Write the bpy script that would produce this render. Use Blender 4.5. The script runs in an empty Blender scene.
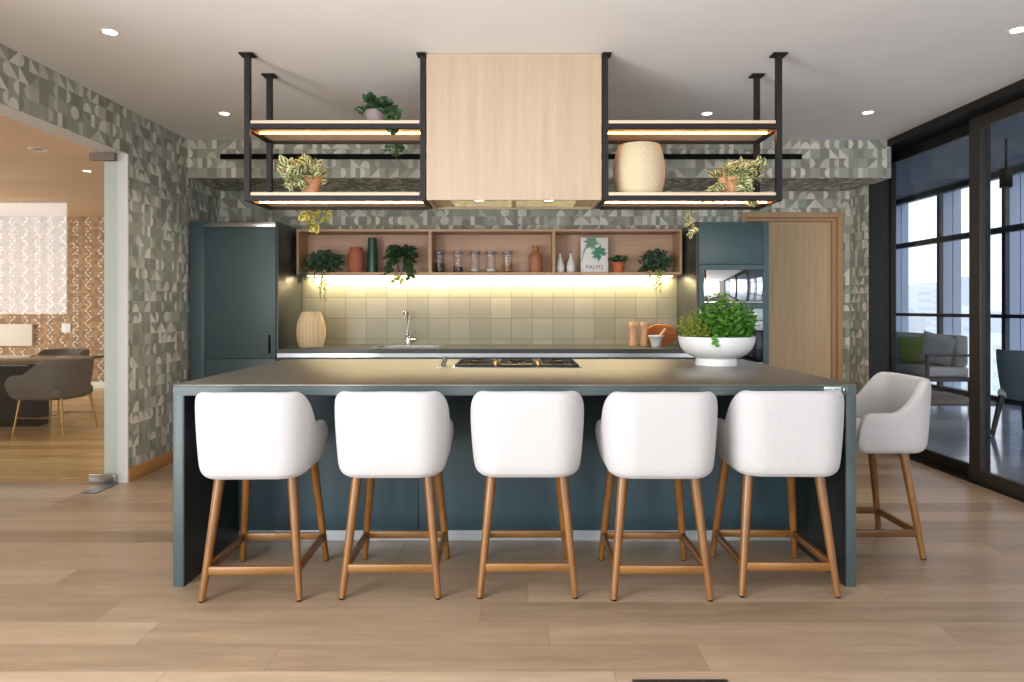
import bpy, bmesh, math, random
from mathutils import Vector, Matrix
PI = math.pi
sc = bpy.context.scene
COL = sc.collection
EYE = 1.26; F = 683.0; VX, VY = 513.5, 308.0
def P(x, y, Y):                       # where a pixel of the photo lies at depth Y
    return Vector(((x - VX) * Y / F, Y, EYE + (VY - y) * Y / F))

# ------------------------------------------------------------------ node helper
class N:
    def __init__(s, nt, sock): s.nt, s.s = nt, sock
    def _m(s, op, b=None, c=None):
        n = s.nt.nodes.new('ShaderNodeMath'); n.operation = op
        s.nt.links.new(s.s, n.inputs[0])
        for i, v in ((1, b), (2, c)):
            if v is None: continue
            if isinstance(v, N): s.nt.links.new(v.s, n.inputs[i])
            else: n.inputs[i].default_value = v
        return N(s.nt, n.outputs[0])
    def __add__(s, o): return s._m('ADD', o)
    def __sub__(s, o): return s._m('SUBTRACT', o)
    def __mul__(s, o): return s._m('MULTIPLY', o)
    def lt(s, o): return s._m('LESS_THAN', o)
    def gt(s, o): return s._m('GREATER_THAN', o)
    def mod(s, o): return s._m('FLOORED_MODULO', o)
    def floor(s): return s._m('FLOOR')
    def abs(s): return s._m('ABSOLUTE')
    def sin(s): return s._m('SINE')
    def mx(s, o): return s._m('MAXIMUM', o)
    def mn(s, o): return s._m('MINIMUM', o)
def const(nt, v):
    n = nt.nodes.new('ShaderNodeValue'); n.outputs[0].default_value = v; return N(nt, n.outputs[0])
def srgb(h):
    if isinstance(h, str): h = tuple(int(h[i:i+2], 16) for i in (0, 2, 4))
    f = lambda c: (c/255)/12.92 if c/255 <= 0.04045 else ((c/255+0.055)/1.055)**2.4
    return (f(h[0]), f(h[1]), f(h[2]), 1)
def newmat(name):
    m = bpy.data.materials.new(name); m.use_nodes = True
    nt = m.node_tree; b = nt.nodes['Principled BSDF']; return m, nt, b
def texco(nt, kind='Object'):
    n = nt.nodes.new('ShaderNodeTexCoord'); return n.outputs[kind]
def mapping(nt, vec, scale):
    n = nt.nodes.new('ShaderNodeMapping'); n.inputs['Scale'].default_value = scale
    nt.links.new(vec, n.inputs[0]); return n.outputs[0]
def noise(nt, vec, scale, detail=3, rough=.5):
    n = nt.nodes.new('ShaderNodeTexNoise'); n.inputs['Scale'].default_value = scale
    n.inputs['Detail'].default_value = detail; n.inputs['Roughness'].default_value = rough
    nt.links.new(vec, n.inputs['Vector']); return n.outputs[0]
def ramp(nt, fac, stops, interp='LINEAR'):
    n = nt.nodes.new('ShaderNodeValToRGB'); cr = n.color_ramp; cr.interpolation = interp
    while len(cr.elements) < len(stops): cr.elements.new(.5)
    for e, (p, c) in zip(cr.elements, stops): e.position = p; e.color = c if isinstance(c, tuple) and len(c) == 4 else srgb(c)
    nt.links.new(fac, n.inputs[0]); return n.outputs[0]
def mixc(nt, fac, a, b, mode='MIX'):
    n = nt.nodes.new('ShaderNodeMix'); n.data_type = 'RGBA'; n.blend_type = mode
    for i, v in ((0, fac), (6, a), (7, b)):
        if isinstance(v, N): v = v.s
        if isinstance(v, (int, float, tuple)): n.inputs[i].default_value = v
        else: nt.links.new(v, n.inputs[i])
    return n.outputs[2]
def bump(nt, b, h, strength=.2, dist=.002):
    n = nt.nodes.new('ShaderNodeBump'); n.inputs['Strength'].default_value = strength; n.inputs['Distance'].default_value = dist
    nt.links.new(h, n.inputs['Height']); nt.links.new(n.outputs[0], b.inputs['Normal'])
def whiten(nt, vec):
    n = nt.nodes.new('ShaderNodeTexWhiteNoise'); n.noise_dimensions = '3D'; nt.links.new(vec, n.inputs[0]); return n
def comb(nt, x, y, z):
    n = nt.nodes.new('ShaderNodeCombineXYZ')
    for i, v in enumerate((x, y, z)):
        if isinstance(v, N): nt.links.new(v.s, n.inputs[i])
        else: n.inputs[i].default_value = v
    return n.outputs[0]
def sep(nt, vec):
    n = nt.nodes.new('ShaderNodeSeparateXYZ'); nt.links.new(vec, n.inputs[0]); return [N(nt, o) for o in n.outputs]

M = {}
def plain(name, col, rough=.5, metal=0, vary=.06, scale=30, bmp=0, spec=.5, coat=0):
    m, nt, b = newmat(name); co = texco(nt)
    nz = noise(nt, co, scale, 3)
    c = srgb(col); lo = tuple(v*(1-vary) for v in c[:3])+(1,); hi = tuple(min(1, v*(1+vary)) for v in c[:3])+(1,)
    nt.links.new(ramp(nt, nz, [(.3, lo), (.7, hi)]), b.inputs['Base Color'])
    b.inputs['Roughness'].default_value = rough; b.inputs['Metallic'].default_value = metal
    b.inputs['Specular IOR Level'].default_value = spec
    b.inputs['Coat Weight'].default_value = coat
    if bmp: bump(nt, b, nz, bmp, .002)
    M[name] = m; return m
def emit(name, col, s):
    m, nt, b = newmat(name)
    b.inputs['Base Color'].default_value = srgb(col); b.inputs['Emission Color'].default_value = srgb(col); b.inputs['Emission Strength'].default_value = s
    M[name] = m
def wood(name, c1, c2, axis, rough=.45, scale=1.0, c3=None):
    m, nt, b = newmat(name); co = texco(nt)
    s = [22*scale]*3; s[axis] = 1.3*scale
    mp = mapping(nt, co, tuple(s))
    nz = noise(nt, mp, 1.6, 6, .6); n2 = noise(nt, mp, 9, 3)
    f = N(nt, nz)*.75 + N(nt, n2)*.25
    nt.links.new(ramp(nt, f.s, [(.3, c1), (.7, c2)]), b.inputs['Base Color'])
    b.inputs['Roughness'].default_value = rough
    bump(nt, b, nz, .05, .001); M[name] = m
def leafmat(name, green, edge=None, dark=None):
    m, nt, b = newmat(name)
    uv = sep(nt, texco(nt, 'UV')); nz = noise(nt, texco(nt), 45, 2)
    g = ramp(nt, nz, [(.3, dark or green), (.7, green)])
    if edge:
        f = ((uv[0]-.5).abs()*2 + (N(nt, nz)-.5)*1.1).gt(.42)
        g = mixc(nt, f, g, srgb(edge))
    nt.links.new(g, b.inputs['Base Color']); b.inputs['Roughness'].default_value = .45
    b.inputs['Subsurface Weight'].default_value = 0
    tr = nt.nodes.new('ShaderNodeBsdfTranslucent'); nt.links.new(g, tr.inputs[0])
    mx = nt.nodes.new('ShaderNodeMixShader'); mx.inputs[0].default_value = .25
    nt.links.new(b.outputs[0], mx.inputs[1]); nt.links.new(tr.outputs[0], mx.inputs[2])
    nt.links.new(mx.outputs[0], nt.nodes['Material Output'].inputs[0]); M[name] = m
def glassmat(name, tint='ffffff', ior=1.45, rough=0.0):
    m, nt, b = newmat(name); nt.nodes.remove(b)
    t = nt.nodes.new('ShaderNodeBsdfTransparent'); t.inputs[0].default_value = srgb(tint)
    g = nt.nodes.new('ShaderNodeBsdfGlossy'); g.inputs['Roughness'].default_value = rough
    fr = nt.nodes.new('ShaderNodeFresnel'); ge = nt.nodes.new('ShaderNodeNewGeometry')
    io = N(nt, ge.outputs['Backfacing'])*(1/ior-ior) + ior     # the same reflectance from both faces of the sheet
    nt.links.new(io.s, fr.inputs[0])
    mx = nt.nodes.new('ShaderNodeMixShader')
    nt.links.new(fr.outputs[0], mx.inputs[0]); nt.links.new(t.outputs[0], mx.inputs[1]); nt.links.new(g.outputs[0], mx.inputs[2])
    nt.links.new(mx.outputs[0], nt.nodes['Material Output'].inputs[0]); M[name] = m

def wallpaper(name, a, bx, T=.082):
    m, nt, b = newmat(name); co = sep(nt, texco(nt))
    U = co[a]*(1/T); V = co[bx]*(1/T)
    cu, cv = U.floor(), V.floor(); u, v = U-cu, V-cv
    w1 = whiten(nt, comb(nt, cu, cv, 3.7)); r1 = N(nt, w1.outputs[0])
    w2 = whiten(nt, comb(nt, cu, cv, 11.3)); r2 = N(nt, w2.outputs[0])
    w3 = whiten(nt, comb(nt, cu, cv, 23.9)); r3 = N(nt, w3.outputs[0])
    fl = r3.gt(.5)                                   # mirror left-right in half the tiles
    um = u*(const(nt, 1)-fl) + (const(nt, 1)-u)*fl
    d2 = (um*um)*1.0 + (v-.5)*(v-.5)
    D = d2.lt(.25)
    tri = (um+v).lt(1.0)
    half = um.lt(.5)
    q = ((um*um)+(v*v)).lt(.95)
    ou = um-.5
    dome = ((ou*ou)+(v*v)*.5).lt(.25)
    def rng(lo, hi): return r1.gt(lo)*r1.lt(hi)
    mask = D*rng(-1, .30) + tri*rng(.30, .56) + half*rng(.56, .74) + q*rng(.74, .80) + dome*rng(.80, .86)
    bg = ramp(nt, r2.s, [(0, srgb((146, 145, 133))), (.24, srgb((157, 157, 145))), (.46, srgb((161, 164, 150))), (.64, srgb((170, 170, 158))), (.8, srgb((147, 154, 141))), (.92, srgb((183, 184, 173)))], 'CONSTANT')
    w4 = whiten(nt, comb(nt, cu, cv, 41.1))
    fg = ramp(nt, w4.outputs[0], [(0, srgb((222, 219, 208))), (.3, srgb((196, 195, 184))), (.55, srgb((162, 170, 156))), (.68, srgb((210, 209, 200))), (.86, srgb((140, 143, 131)))], 'CONSTANT')
    nz = noise(nt, texco(nt), 2.5, 3)
    c = mixc(nt, mask, bg, fg)
    c = mixc(nt, .12, c, ramp(nt, nz, [(.3, '6e6a5a'), (.7, 'e0e4dc')]), 'OVERLAY')
    nt.links.new(c, b.inputs['Base Color']); b.inputs['Roughness'].default_value = .7
    M[name] = m
wallpaper('paper_xz', 0, 2); wallpaper('paper_yz', 1, 2); wallpaper('paper_xy', 0, 1)

# brown patterned wall of the next room: columns of white zigzag strokes
m, nt, b = newmat('brown_pattern'); co = sep(nt, texco(nt))
T = .20
U = co[0]*(1/T); V = co[2]*(1/T); cu = U.floor(); u = U-cu-.5
wob = (V*6.2832 + cu*2.1).sin()*.2
stroke = ((u-wob).abs()).lt(.06)
seg = ((V*4.0).mod(1.0)).lt(.72)
side = whiten(nt, comb(nt, cu, (V*4.0).floor(), 5.0)); keep = N(nt, side.outputs[0]).lt(.85)
dots = ((u+wob*.8).abs()).lt(.05)*((V*2.0).mod(1.0)).lt(.22)
mask = (stroke*seg*keep).mx(dots)
w = whiten(nt, comb(nt, (U*4).floor(), (V*4).floor(), 9.0))
base = ramp(nt, w.outputs[0], [(0, '80603f'), (.35, '937049'), (.7, 'a27d58')], 'CONSTANT')
nt.links.new(mixc(nt, mask, base, srgb('d8d0c2')), b.inputs['Base Color']); b.inputs['Roughness'].default_value = .6
M['brown_pattern'] = m

# plank floor, boards running across the room
def planks(name, cols, rough, bw=1.55, rh=.186, ox=.3, oy=.05):
    m, nt, b = newmat(name); co = sep(nt, texco(nt))
    V = (co[1]+oy)*(1/rh); row = V.floor(); fv = V-row
    off = whiten(nt, comb(nt, row, 7.0, 1.0)); U = (co[0]+ox)*(1/bw) + N(nt, off.outputs[0])*3.0
    cell = U.floor(); fu = U-cell
    pid = whiten(nt, comb(nt, row, cell, 2.0)); r = N(nt, pid.outputs[0])
    vec = comb(nt, co[0]*1.0 + r*13.0, co[1]*9.0 + r*7.0, 0.0)
    g1 = noise(nt, vec, 1.6, 6, .6); 
    vec2 = comb(nt, co[0]*2.0 + r*5.0, co[1]*60.0, 0.0); g2 = noise(nt, vec2, 3, 4, .6)
    f = r*.34 + N(nt, g1)*.63 + (N(nt, g2)-.5)*.35 + .0
    c = ramp(nt, f.s, [(.25, cols[0]), (.45, cols[1]), (.62, cols[2]), (.85, cols[3])])
    seam = (fv.lt(.012)).mx(fu.lt(.0022))
    c = mixc(nt, seam*.55, c, srgb('6a5440'))
    nt.links.new(c, b.inputs['Base Color'])
    nt.links.new((N(nt, g1)*.2 + rough).s, b.inputs['Roughness'])
    bump(nt, b, g2, .04, .001); M[name] = m
planks('floor_planks', ['85705a', '99836b', 'a8927a', 'b8a38b'], .27)
planks('floor_honey', ['b28c58', 'c8a16a', 'd6b27c', 'e2c494'], .14)
planks('floor_pale', ['94806a', 'a89480', 'b8a693', 'c6b6a4'], .22, 1.4, .186, 0, .11)

# zellige backsplash tiles
m, nt, b = newmat('backsplash'); co = sep(nt, texco(nt)); T = .197
U = (co[0]+.02)*(1/T); V = (co[2]-.965)*(1/T); cu, cv = U.floor(), V.floor(); u, v = U-cu, V-cv
w = whiten(nt, comb(nt, cu, cv, 1.0)); nz = noise(nt, texco(nt), 6, 3)
c = ramp(nt, (N(nt, w.outputs[0])*.55 + N(nt, nz)*.45).s, [(.2, '908d76'), (.5, '999680'), (.8, 'a29f8a')])
edge = (u.lt(.02)).mx(u.gt(.98)).mx(v.lt(.02)).mx(v.gt(.98))
c = mixc(nt, edge*.6, c, srgb('696952'))
nt.links.new(c, b.inputs['Base Color']); b.inputs['Roughness'].default_value = .35
bump(nt, b, (N(nt, nz)*.6 - edge*.5 + N(nt, w.outputs[0])*.2).s, .35, .004); M['backsplash'] = m

# woven / textured
m, nt, b = newmat('woven_cream'); co = sep(nt, texco(nt))
wv = ((co[2]*260.0).sin()*.5 + (co[0]*170.0 + co[2]*120.0).sin()*.5)
dots = (((co[0]*40 + co[2]*46).mod(1.0)).lt(.16))*(((co[0]*60 - co[2]*60).mod(1.0)).lt(.3))
c = mixc(nt, dots*.7, srgb('c9bb9c'), srgb('8f7c5c'))
nt.links.new(c, b.inputs['Base Color']); b.inputs['Roughness'].default_value = .75
bump(nt, b, wv.s, .3, .003); M['woven_cream'] = m
m, nt, b = newmat('woven_straw'); co = sep(nt, texco(nt))
wv = ((co[2]*420.0).sin()*.5 + (co[0]*200.0).sin()*.35)
c = ramp(nt, (wv*.4+.5).s, [(.1, 'c7aa78'), (.6, 'dcc8a2'), (.95, 'e6d8b9')])
nt.links.new(c, b.inputs['Base Color']); b.inputs['Roughness'].default_value = .75
bump(nt, b, wv.s, .5, .004); M['woven_straw'] = m
m, nt, b = newmat('fabric'); co = texco(nt); nz = noise(nt, co, 260, 2); n2 = noise(nt, co, 900, 2)
nt.links.new(ramp(nt, nz, [(.3, 'a8a7a8'), (.7, 'b5b4b5')]), b.inputs['Base Color']); b.inputs['Roughness'].default_value = .9
b.inputs['Sheen Weight'].default_value = .2; bump(nt, b, n2, .15, .001); M['fabric'] = m

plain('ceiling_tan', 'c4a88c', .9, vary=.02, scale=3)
plain('ceiling', 'efeff0', .9, vary=.02, scale=3)
plain('white_paint', 'dcdedd', .5, vary=.01)
plain('white_wall', 'd4d0ca', .8, vary=.02)
plain('teal', '3c5256', .42, vary=.03, scale=8)
plain('teal_panel', '364b53', .5, vary=.03, scale=5)
plain('teal_edge', '3e4d50', .45, vary=.03)
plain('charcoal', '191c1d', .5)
plain('worktop', '4b4334', .42, vary=.05, scale=60, spec=.9, coat=1)
M['worktop'].node_tree.nodes['Principled BSDF'].inputs['Coat Roughness'].default_value = .37
plain('counter', '3c403c', .33, vary=.05, scale=60)
plain('plinth_metal', 'b9bfc4', .35, metal=.6, vary=.02)
plain('alu', 'd0d6dc', .3, metal=.7, vary=.02)
plain('steel', 'b9b9b6', .22, metal=1, vary=.04)
plain('steel_panel', 'b4bfc3', .35, metal=.5, vary=.03)
plain('chrome', 'd8d8da', .12, metal=1, vary=.02)
plain('black_metal', '1b1a1a', .55, vary=.05, spec=.3)
plain('black', '080808', .7, vary=.05, spec=.15)
plain('frame_black', '141312', .45, vary=.05, spec=.35)
plain('frame_brown', '2c2826', .45, vary=.05)
plain('facade_dark', '28303a', .5, vary=.04)
plain('facade_fin', 'a3afc2', .5, vary=.03, scale=1)
plain('soffit', '4c5766', .7, vary=.03, scale=1)
plain('black_glass', '090a0b', .05, vary=0)
plain('mirror', 'dfe3e6', .02, metal=1, vary=0)
plain('brass', 'b08a50', .3, metal=1)
plain('taupe', '5c554e', .6, vary=.06, scale=80, bmp=.1)
plain('table_black', '141516', .12, vary=.02)
plain('terracotta', 'b0694a', .75, vary=.08, bmp=.1)
plain('terracotta_pale', 'c4936c', .75, vary=.08, bmp=.1)
plain('copper', 'a86f4a', .5, vary=.08)
plain('orange_pot', 'bb6238', .6, vary=.05)
plain('green_glaze', '22463f', .25, vary=.25, scale=25)
plain('white_ceramic', 'e3e3e1', .3, vary=.01, spec=.5)
plain('grey_pot', '86797a', .6, vary=.05)
plain('taupe_pot', '7d7268', .7, vary=.06)
plain('soil', '4a3323', .95, vary=.3, scale=120, bmp=.5)
plain('stem', '5d6a33', .7)
plain('stem_brown', '6d5236', .7)
plain('beech', 'd8a77e', .45, vary=.05)
plain('paper_white', 'e6e5e0', .6, vary=.01)
plain('ink', '4a4c4a', .7); plain('palm_green', '6c9a7f', .7, vary=.15, scale=60); plain('palm_teal', '4f8a78', .7, vary=.15, scale=60)
plain('beans', '463128', .6, vary=.4, scale=200); plain('pasta', 'd8c49a', .6, vary=.2, scale=200); plain('nuts', 'a87448', .6, vary=.3, scale=200); plain('rice', 'e8e4da', .6, vary=.1, scale=200)
plain('terrace_teal', '5a6c70', .6, vary=.05); plain('dark_wood', '1b1a1c', .4)
plain('sofa_grey', 'b5b4aa', .9, vary=.05, scale=120); plain('sofa_light', 'dad8d2', .9, vary=.05, scale=120)
plain('cushion_green', '9cbc5c', .9, vary=.08, scale=120); plain('cushion_grey', 'c4cccc', .9, vary=.25, scale=90)
plain('sofa_frame', '45484c', .5)
plain('floor_band', '7b7168', .95, vary=.1, scale=90)
plain('building_hazed', 'cdd6de', .8, vary=.03, scale=.05); plain('building_hazed_white', 'e0e5ea', .8, vary=.03, scale=.05)  # distance haze is put into these pale building colours
plain('gold_tan', 'd6b784', .4, vary=.05)  # even tan-gold tone of the hood underside and filter handle
plain('sill_metal', '7b7d80', .35, metal=.4, vary=.03)
emit('downlight', 'fff8ee', 12); emit('led', 'ffa458', 30.0); emit('led_wall', 'ffeec8', 10.0)
wood('oak_hood', 'ac967e', 'baa58e', 2, .5, .8)
wood('oak_shelf', 'b9957a', 'cdab90', 0, .5, 1)
wood('oak_light', 'c9b196', 'ddc9b2', 0, .5, 1)
wood('oak_door', 'bea27c', 'd0b792', 2, .45, .9)
wood('oak_frame', 'ad8b66', 'c09f7a', 2, .45, .9)
wood('oak_base', 'a9753c', 'bd8a50', 1, .4, .9)
wood('walnut', '5c3a18', '875a28', 2, .32, .8)
wood('walnut_rail', '60401c', '8c602c', 0, .32, .8)
wood('walnut_side', '523418', '744c26', 1, .32, .8)
wood('board_wood', '8d3e18', 'd88a4c', 0, .35, .8)
leafmat('leaf_dark', '4e7048', None, '335238'); leafmat('leaf_blue', '617f6a', None, '3e5c4a')
leafmat('leaf_var', '6f8c3a', 'e6e2b6', '4e7030'); leafmat('leaf_trail', '7f9a4a', None, '52743c')
leafmat('leaf_yellow', 'a3aa4c', 'd4d48e', '7f903c')
leafmat('leaf_mint', '5f9a34', None, '2f6a1e'); leafmat('leaf_thyme', 'a2a23c', None, '6c8a30')
glassmat('door_glass', 'fafdfb', 1.5); glassmat('pane_glass', 'f9fafc', 1.33); glassmat('jar_glass', 'f8f9f9', 1.35)
m, nt, b = newmat('terrace_tile'); co = sep(nt, texco(nt))
U = co[0]*(1/.9); V = co[1]*(1/.45); u = U.mod(1.0); v = V.mod(1.0)
w = whiten(nt, comb(nt, U.floor(), V.floor(), 1.0)); nz = noise(nt, texco(nt), 3, 5)
c = ramp(nt, (N(nt, w.outputs[0])*.4+N(nt, nz)*.6).s, [(.2, '8a93a0'), (.8, 'b0b8c2')])
c = mixc(nt, ((u.lt(.008)).mx(v.lt(.016)))*.5, c, srgb('4a525c'))
nt.links.new(c, b.inputs['Base Color']); b.inputs['Roughness'].default_value = .12; M['terrace_tile'] = m
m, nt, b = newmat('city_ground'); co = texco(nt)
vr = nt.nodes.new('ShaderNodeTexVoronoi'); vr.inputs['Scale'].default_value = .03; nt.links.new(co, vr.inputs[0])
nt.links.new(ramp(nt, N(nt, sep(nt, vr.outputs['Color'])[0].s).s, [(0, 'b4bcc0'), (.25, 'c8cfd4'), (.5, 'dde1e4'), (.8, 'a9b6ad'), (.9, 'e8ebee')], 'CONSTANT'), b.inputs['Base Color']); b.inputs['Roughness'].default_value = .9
M['city_ground'] = m  # pale patches carry distance haze in their colour

# ------------------------------------------------------------------ mesh builder
class MB:
    def __init__(s): s.bm = bmesh.new(); s.uv = None
    def _x(s, vs, mat): 
        if mat is not None: bmesh.ops.transform(s.bm, matrix=mat, verts=vs)
    def box(s, x0, x1, y0, y1, z0, z1, mat=None, bev=0, seg=2):
        r = bmesh.ops.create_cube(s.bm, size=1)
        vs = r['verts']
        bmesh.ops.scale(s.bm, vec=(abs(x1-x0), abs(y1-y0), abs(z1-z0)), verts=vs)
        bmesh.ops.translate(s.bm, vec=((x0+x1)/2, (y0+y1)/2, (z0+z1)/2), verts=vs)
        if bev:
            es = list({e for v in vs for e in v.link_edges})
            r = bmesh.ops.bevel(s.bm, geom=es, offset=bev, segments=seg, affect='EDGES', profile=.5)
            vs = list({v for f in r['faces'] for v in f.verts} | {v for v in vs if v.is_valid})
        s._x(vs, mat); return s
    def rod(s, a, b, r0, r1=None, n=12, caps=True):
        r1 = r0 if r1 is None else r1
        a, b = Vector(a), Vector(b); d = b-a
        q = d.to_track_quat('Z', 'Y').to_matrix().to_4x4()
        r = bmesh.ops.create_cone(s.bm, cap_ends=caps, segments=n, radius1=r0, radius2=r1, depth=d.length, matrix=Matrix.Translation((a+b)/2) @ q)
        return s
    def rings(s, rings, close=True, cap0=True, cap1=True):
        vv = [[s.bm.verts.new(p) for p in ring] for ring in rings]
        n = len(vv[0])
        for i in range(len(vv)-1):
            for j in range(n if close else n-1):
                k = (j+1) % n
                s.bm.faces.new((vv[i][j], vv[i][k], vv[i+1][k], vv[i+1][j]))
        if cap0 and close: s.bm.faces.new(vv[0][::-1])
        if cap1 and close: s.bm.faces.new(vv[-1])
        return s
    def lathe(s, prof, c=(0, 0, 0), n=32, sx=1, sy=1):
        rg = [[Vector((c[0]+r*sx*math.cos(2*PI*k/n), c[1]+r*sy*math.sin(2*PI*k/n), c[2]+z)) for k in range(n)] for r, z in prof]
        return s.rings(rg)
    def tube(s, pts, r, n=8, r1=None):
        pts = [Vector(p) for p in pts]; rg = []
        for i, p in enumerate(pts):
            t = (pts[min(i+1, len(pts)-1)]-pts[max(i-1, 0)]).normalized()
            q = t.to_track_quat('Z', 'Y'); rr = r if r1 is None else r+(r1-r)*i/(len(pts)-1)
            rg.append([p+q @ Vector((rr*math.cos(2*PI*k/n), rr*math.sin(2*PI*k/n), 0)) for k in range(n)])
        return s.rings(rg)
    def prism(s, pts, y0, y1):        # outline in x,z pushed along y
        a = [s.bm.verts.new((x, y0, z)) for x, z in pts]; b = [s.bm.verts.new((x, y1, z)) for x, z in pts]
        n = len(pts)
        s.bm.faces.new(a); s.bm.faces.new(b[::-1])
        for i in range(n): s.bm.faces.new((a[i], b[i], b[(i+1) % n], a[(i+1) % n]))
        return s
    def leaf(s, p, d, up, L, W, fold=.25, droop=.3):
        if s.uv is None: s.uv = s.bm.loops.layers.uv.new('UVMap')
        d = d.normalized(); side = d.cross(up)
        if side.length < .01: side = d.cross(Vector((1, 0, .3)))
        side.normalize(); nrm = side.cross(d)
        def pt(t, w): return p + d*(L*t) + side*(W*.5*w) + nrm*(abs(w)*W*fold*.5 - droop*L*t*t*.5)
        rows = [(0, 0), (.22, .72), (.5, 1), (.78, .66), (1, 0)]
        c = [s.bm.verts.new(pt(t, 0)) for t, _ in rows]
        l = {i: s.bm.verts.new(pt(t, -w)) for i, (t, w) in enumerate(rows) if w}
        r = {i: s.bm.verts.new(pt(t, w)) for i, (t, w) in enumerate(rows) if w}
        for sd, sg in ((l, -1), (r, 1)):
            fs = [(c[0], c[1], sd[1]), (c[1], c[2], sd[2], sd[1]), (c[2], c[3], sd[3], sd[2]), (c[3], c[4], sd[3])]
            for f in fs:
                fc = s.bm.faces.new(f if sg < 0 else f[::-1])
                for lp in fc.loops:
                    k = .5 if lp.vert in c else .5+.5*sg
                    lp[s.uv].uv = (k, 0)
        return s
    def build(s, name, mat, parent=None, smooth=True, loc=None, bev=0, subsurf=0, label=None):
        if s.bm.faces and s.uv is None: bmesh.ops.recalc_face_normals(s.bm, faces=s.bm.faces)
        me = bpy.data.meshes.new(name); s.bm.to_mesh(me); s.bm.free()
        for mm in (mat if isinstance(mat, list) else [mat]): me.materials.append(M[mm])
        o = bpy.data.objects.new(name, me); COL.objects.link(o)
        if smooth:
            for f in me.polygons: f.use_smooth = True
            try: me.set_sharp_from_angle(angle=math.radians(38))
            except Exception: pass
        if bev:
            md = o.modifiers.new('bevel', 'BEVEL'); md.width = bev; md.segments = 2; md.limit_method = 'ANGLE'
        if subsurf:
            md = o.modifiers.new('sub', 'SUBSURF'); md.levels = md.render_levels = subsurf
        if parent: o.parent = parent
        if loc is not None: o.location = loc
        if label: o['label'] = label
        return o
def box(x0, x1, y0, y1, z0, z1): return MB().box(x0, x1, y0, y1, z0, z1)
def tag(o, label, cat, group=None, kind=None):
    o['label'] = label; o['category'] = cat
    if group: o['group'] = group
    if kind: o['kind'] = kind
    return o
def thing(name, label, cat, loc=(0, 0, 0), rz=0, group=None):
    o = bpy.data.objects.new(name, None); o.empty_display_size = .05; COL.objects.link(o)
    o.location = loc; o.rotation_euler = (0, 0, rz); return tag(o, label, cat, group)
def struct(o, label, cat='wall'):
    o['kind'] = 'structure'; o['label'] = label; o['category'] = cat; return o
def copy_tree(o, parent=None):
    c = o.copy(); COL.objects.link(c); c.parent = parent
    for ch in list(o.children): copy_tree(ch, c)
    return c

# ------------------------------------------------------------------ the setting
XL, XLo, YB, YF, YR, HC = -2.79, -2.96, 6.50, 5.85, -2.6, 2.70
JY = 4.94
struct(box(-2.96, 3.5, YR-.2, 6.7, -.12, 0).build('floor', 'floor_planks', smooth=False), 'light oak plank floor of the kitchen', 'floor')
struct(box(-9.2, -2.96, 1.8, JY, -.12, 0).build('floor_side', 'floor_pale', smooth=False), 'pale plank floor of the side room in front of the glass door', 'floor')
struct(box(-9.2, -2.96, JY, 11, -.12, 0).build('floor_next', 'floor_honey', smooth=False), 'honey plank floor beyond the glass door', 'floor')
struct(box(-2.96, 3.5, YR-.2, 6.7, HC, HC+.15).build('ceiling', 'ceiling', smooth=False), 'plain off-white kitchen ceiling', 'ceiling')
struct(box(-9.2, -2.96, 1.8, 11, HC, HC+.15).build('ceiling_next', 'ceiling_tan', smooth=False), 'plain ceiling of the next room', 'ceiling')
# back wall with door opening
DX0, DX1, DH = 2.158, 3.126, 2.168
w = MB(); w.box(XLo, DX0, YB, YB+.2, 0, HC); w.box(DX1, 3.5, YB, YB+.2, 0, HC); w.box(DX0, DX1, YB, YB+.2, DH, HC)
struct(w.build('wall_back', 'paper_xz', smooth=False), 'back wall in sage geometric wallpaper')
struct(box(3.2, 3.38, 6.165, YB, 0, HC).build('wall_right', 'paper_yz', smooth=False), 'short return wall in geometric wallpaper beside the glazing')
me = box(XL, 3.235, YF, YB, 2.373, HC)
o = me.build('wall_bulkhead', ['paper_xz', 'paper_xy', 'paper_yz'], smooth=False)
for p_ in o.data.polygons:
    n_ = p_.normal; p_.material_index = 1 if abs(n_.z) > .5 else (2 if abs(n_.x) > .5 else 0)
struct(o, 'papered bulkhead hanging under the ceiling at the back')
# left wall: solid beyond the jamb, header over the opening, solid again behind the camera side
w = MB(); w.box(XLo, XL, JY, YB, 0, HC); w.box(XLo, XL, 2.6, JY, 2.373, HC); w.box(XLo, XL, 1.3, 2.6, 0, HC); w.box(XLo, XL, YR, -2.1, 0, HC); w.box(XLo, XL, -2.1, 1.3, 2.55, HC)
o = w.build('wall_left', ['paper_yz', 'white_paint'], smooth=False)
for p_ in o.data.polygons:
    if p_.normal.y < -.5 or p_.normal.x < -.5 or p_.normal.z < -.5: p_.material_index = 1
struct(o, 'left wall in geometric wallpaper with wide opening')
struct(MB().box(XL, XL+.016, JY, YF-.04, 0, .098, bev=.003).build('baseboard_left', 'oak_base'), 'honey oak baseboard along the left wall', 'baseboard')
struct(MB().box(XL-.055, XL+.006, JY-.012, JY, 0, 2.373).build('trim_1', 'white_paint'), 'white trim on the wall end beside the glass door', 'trim')
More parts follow.
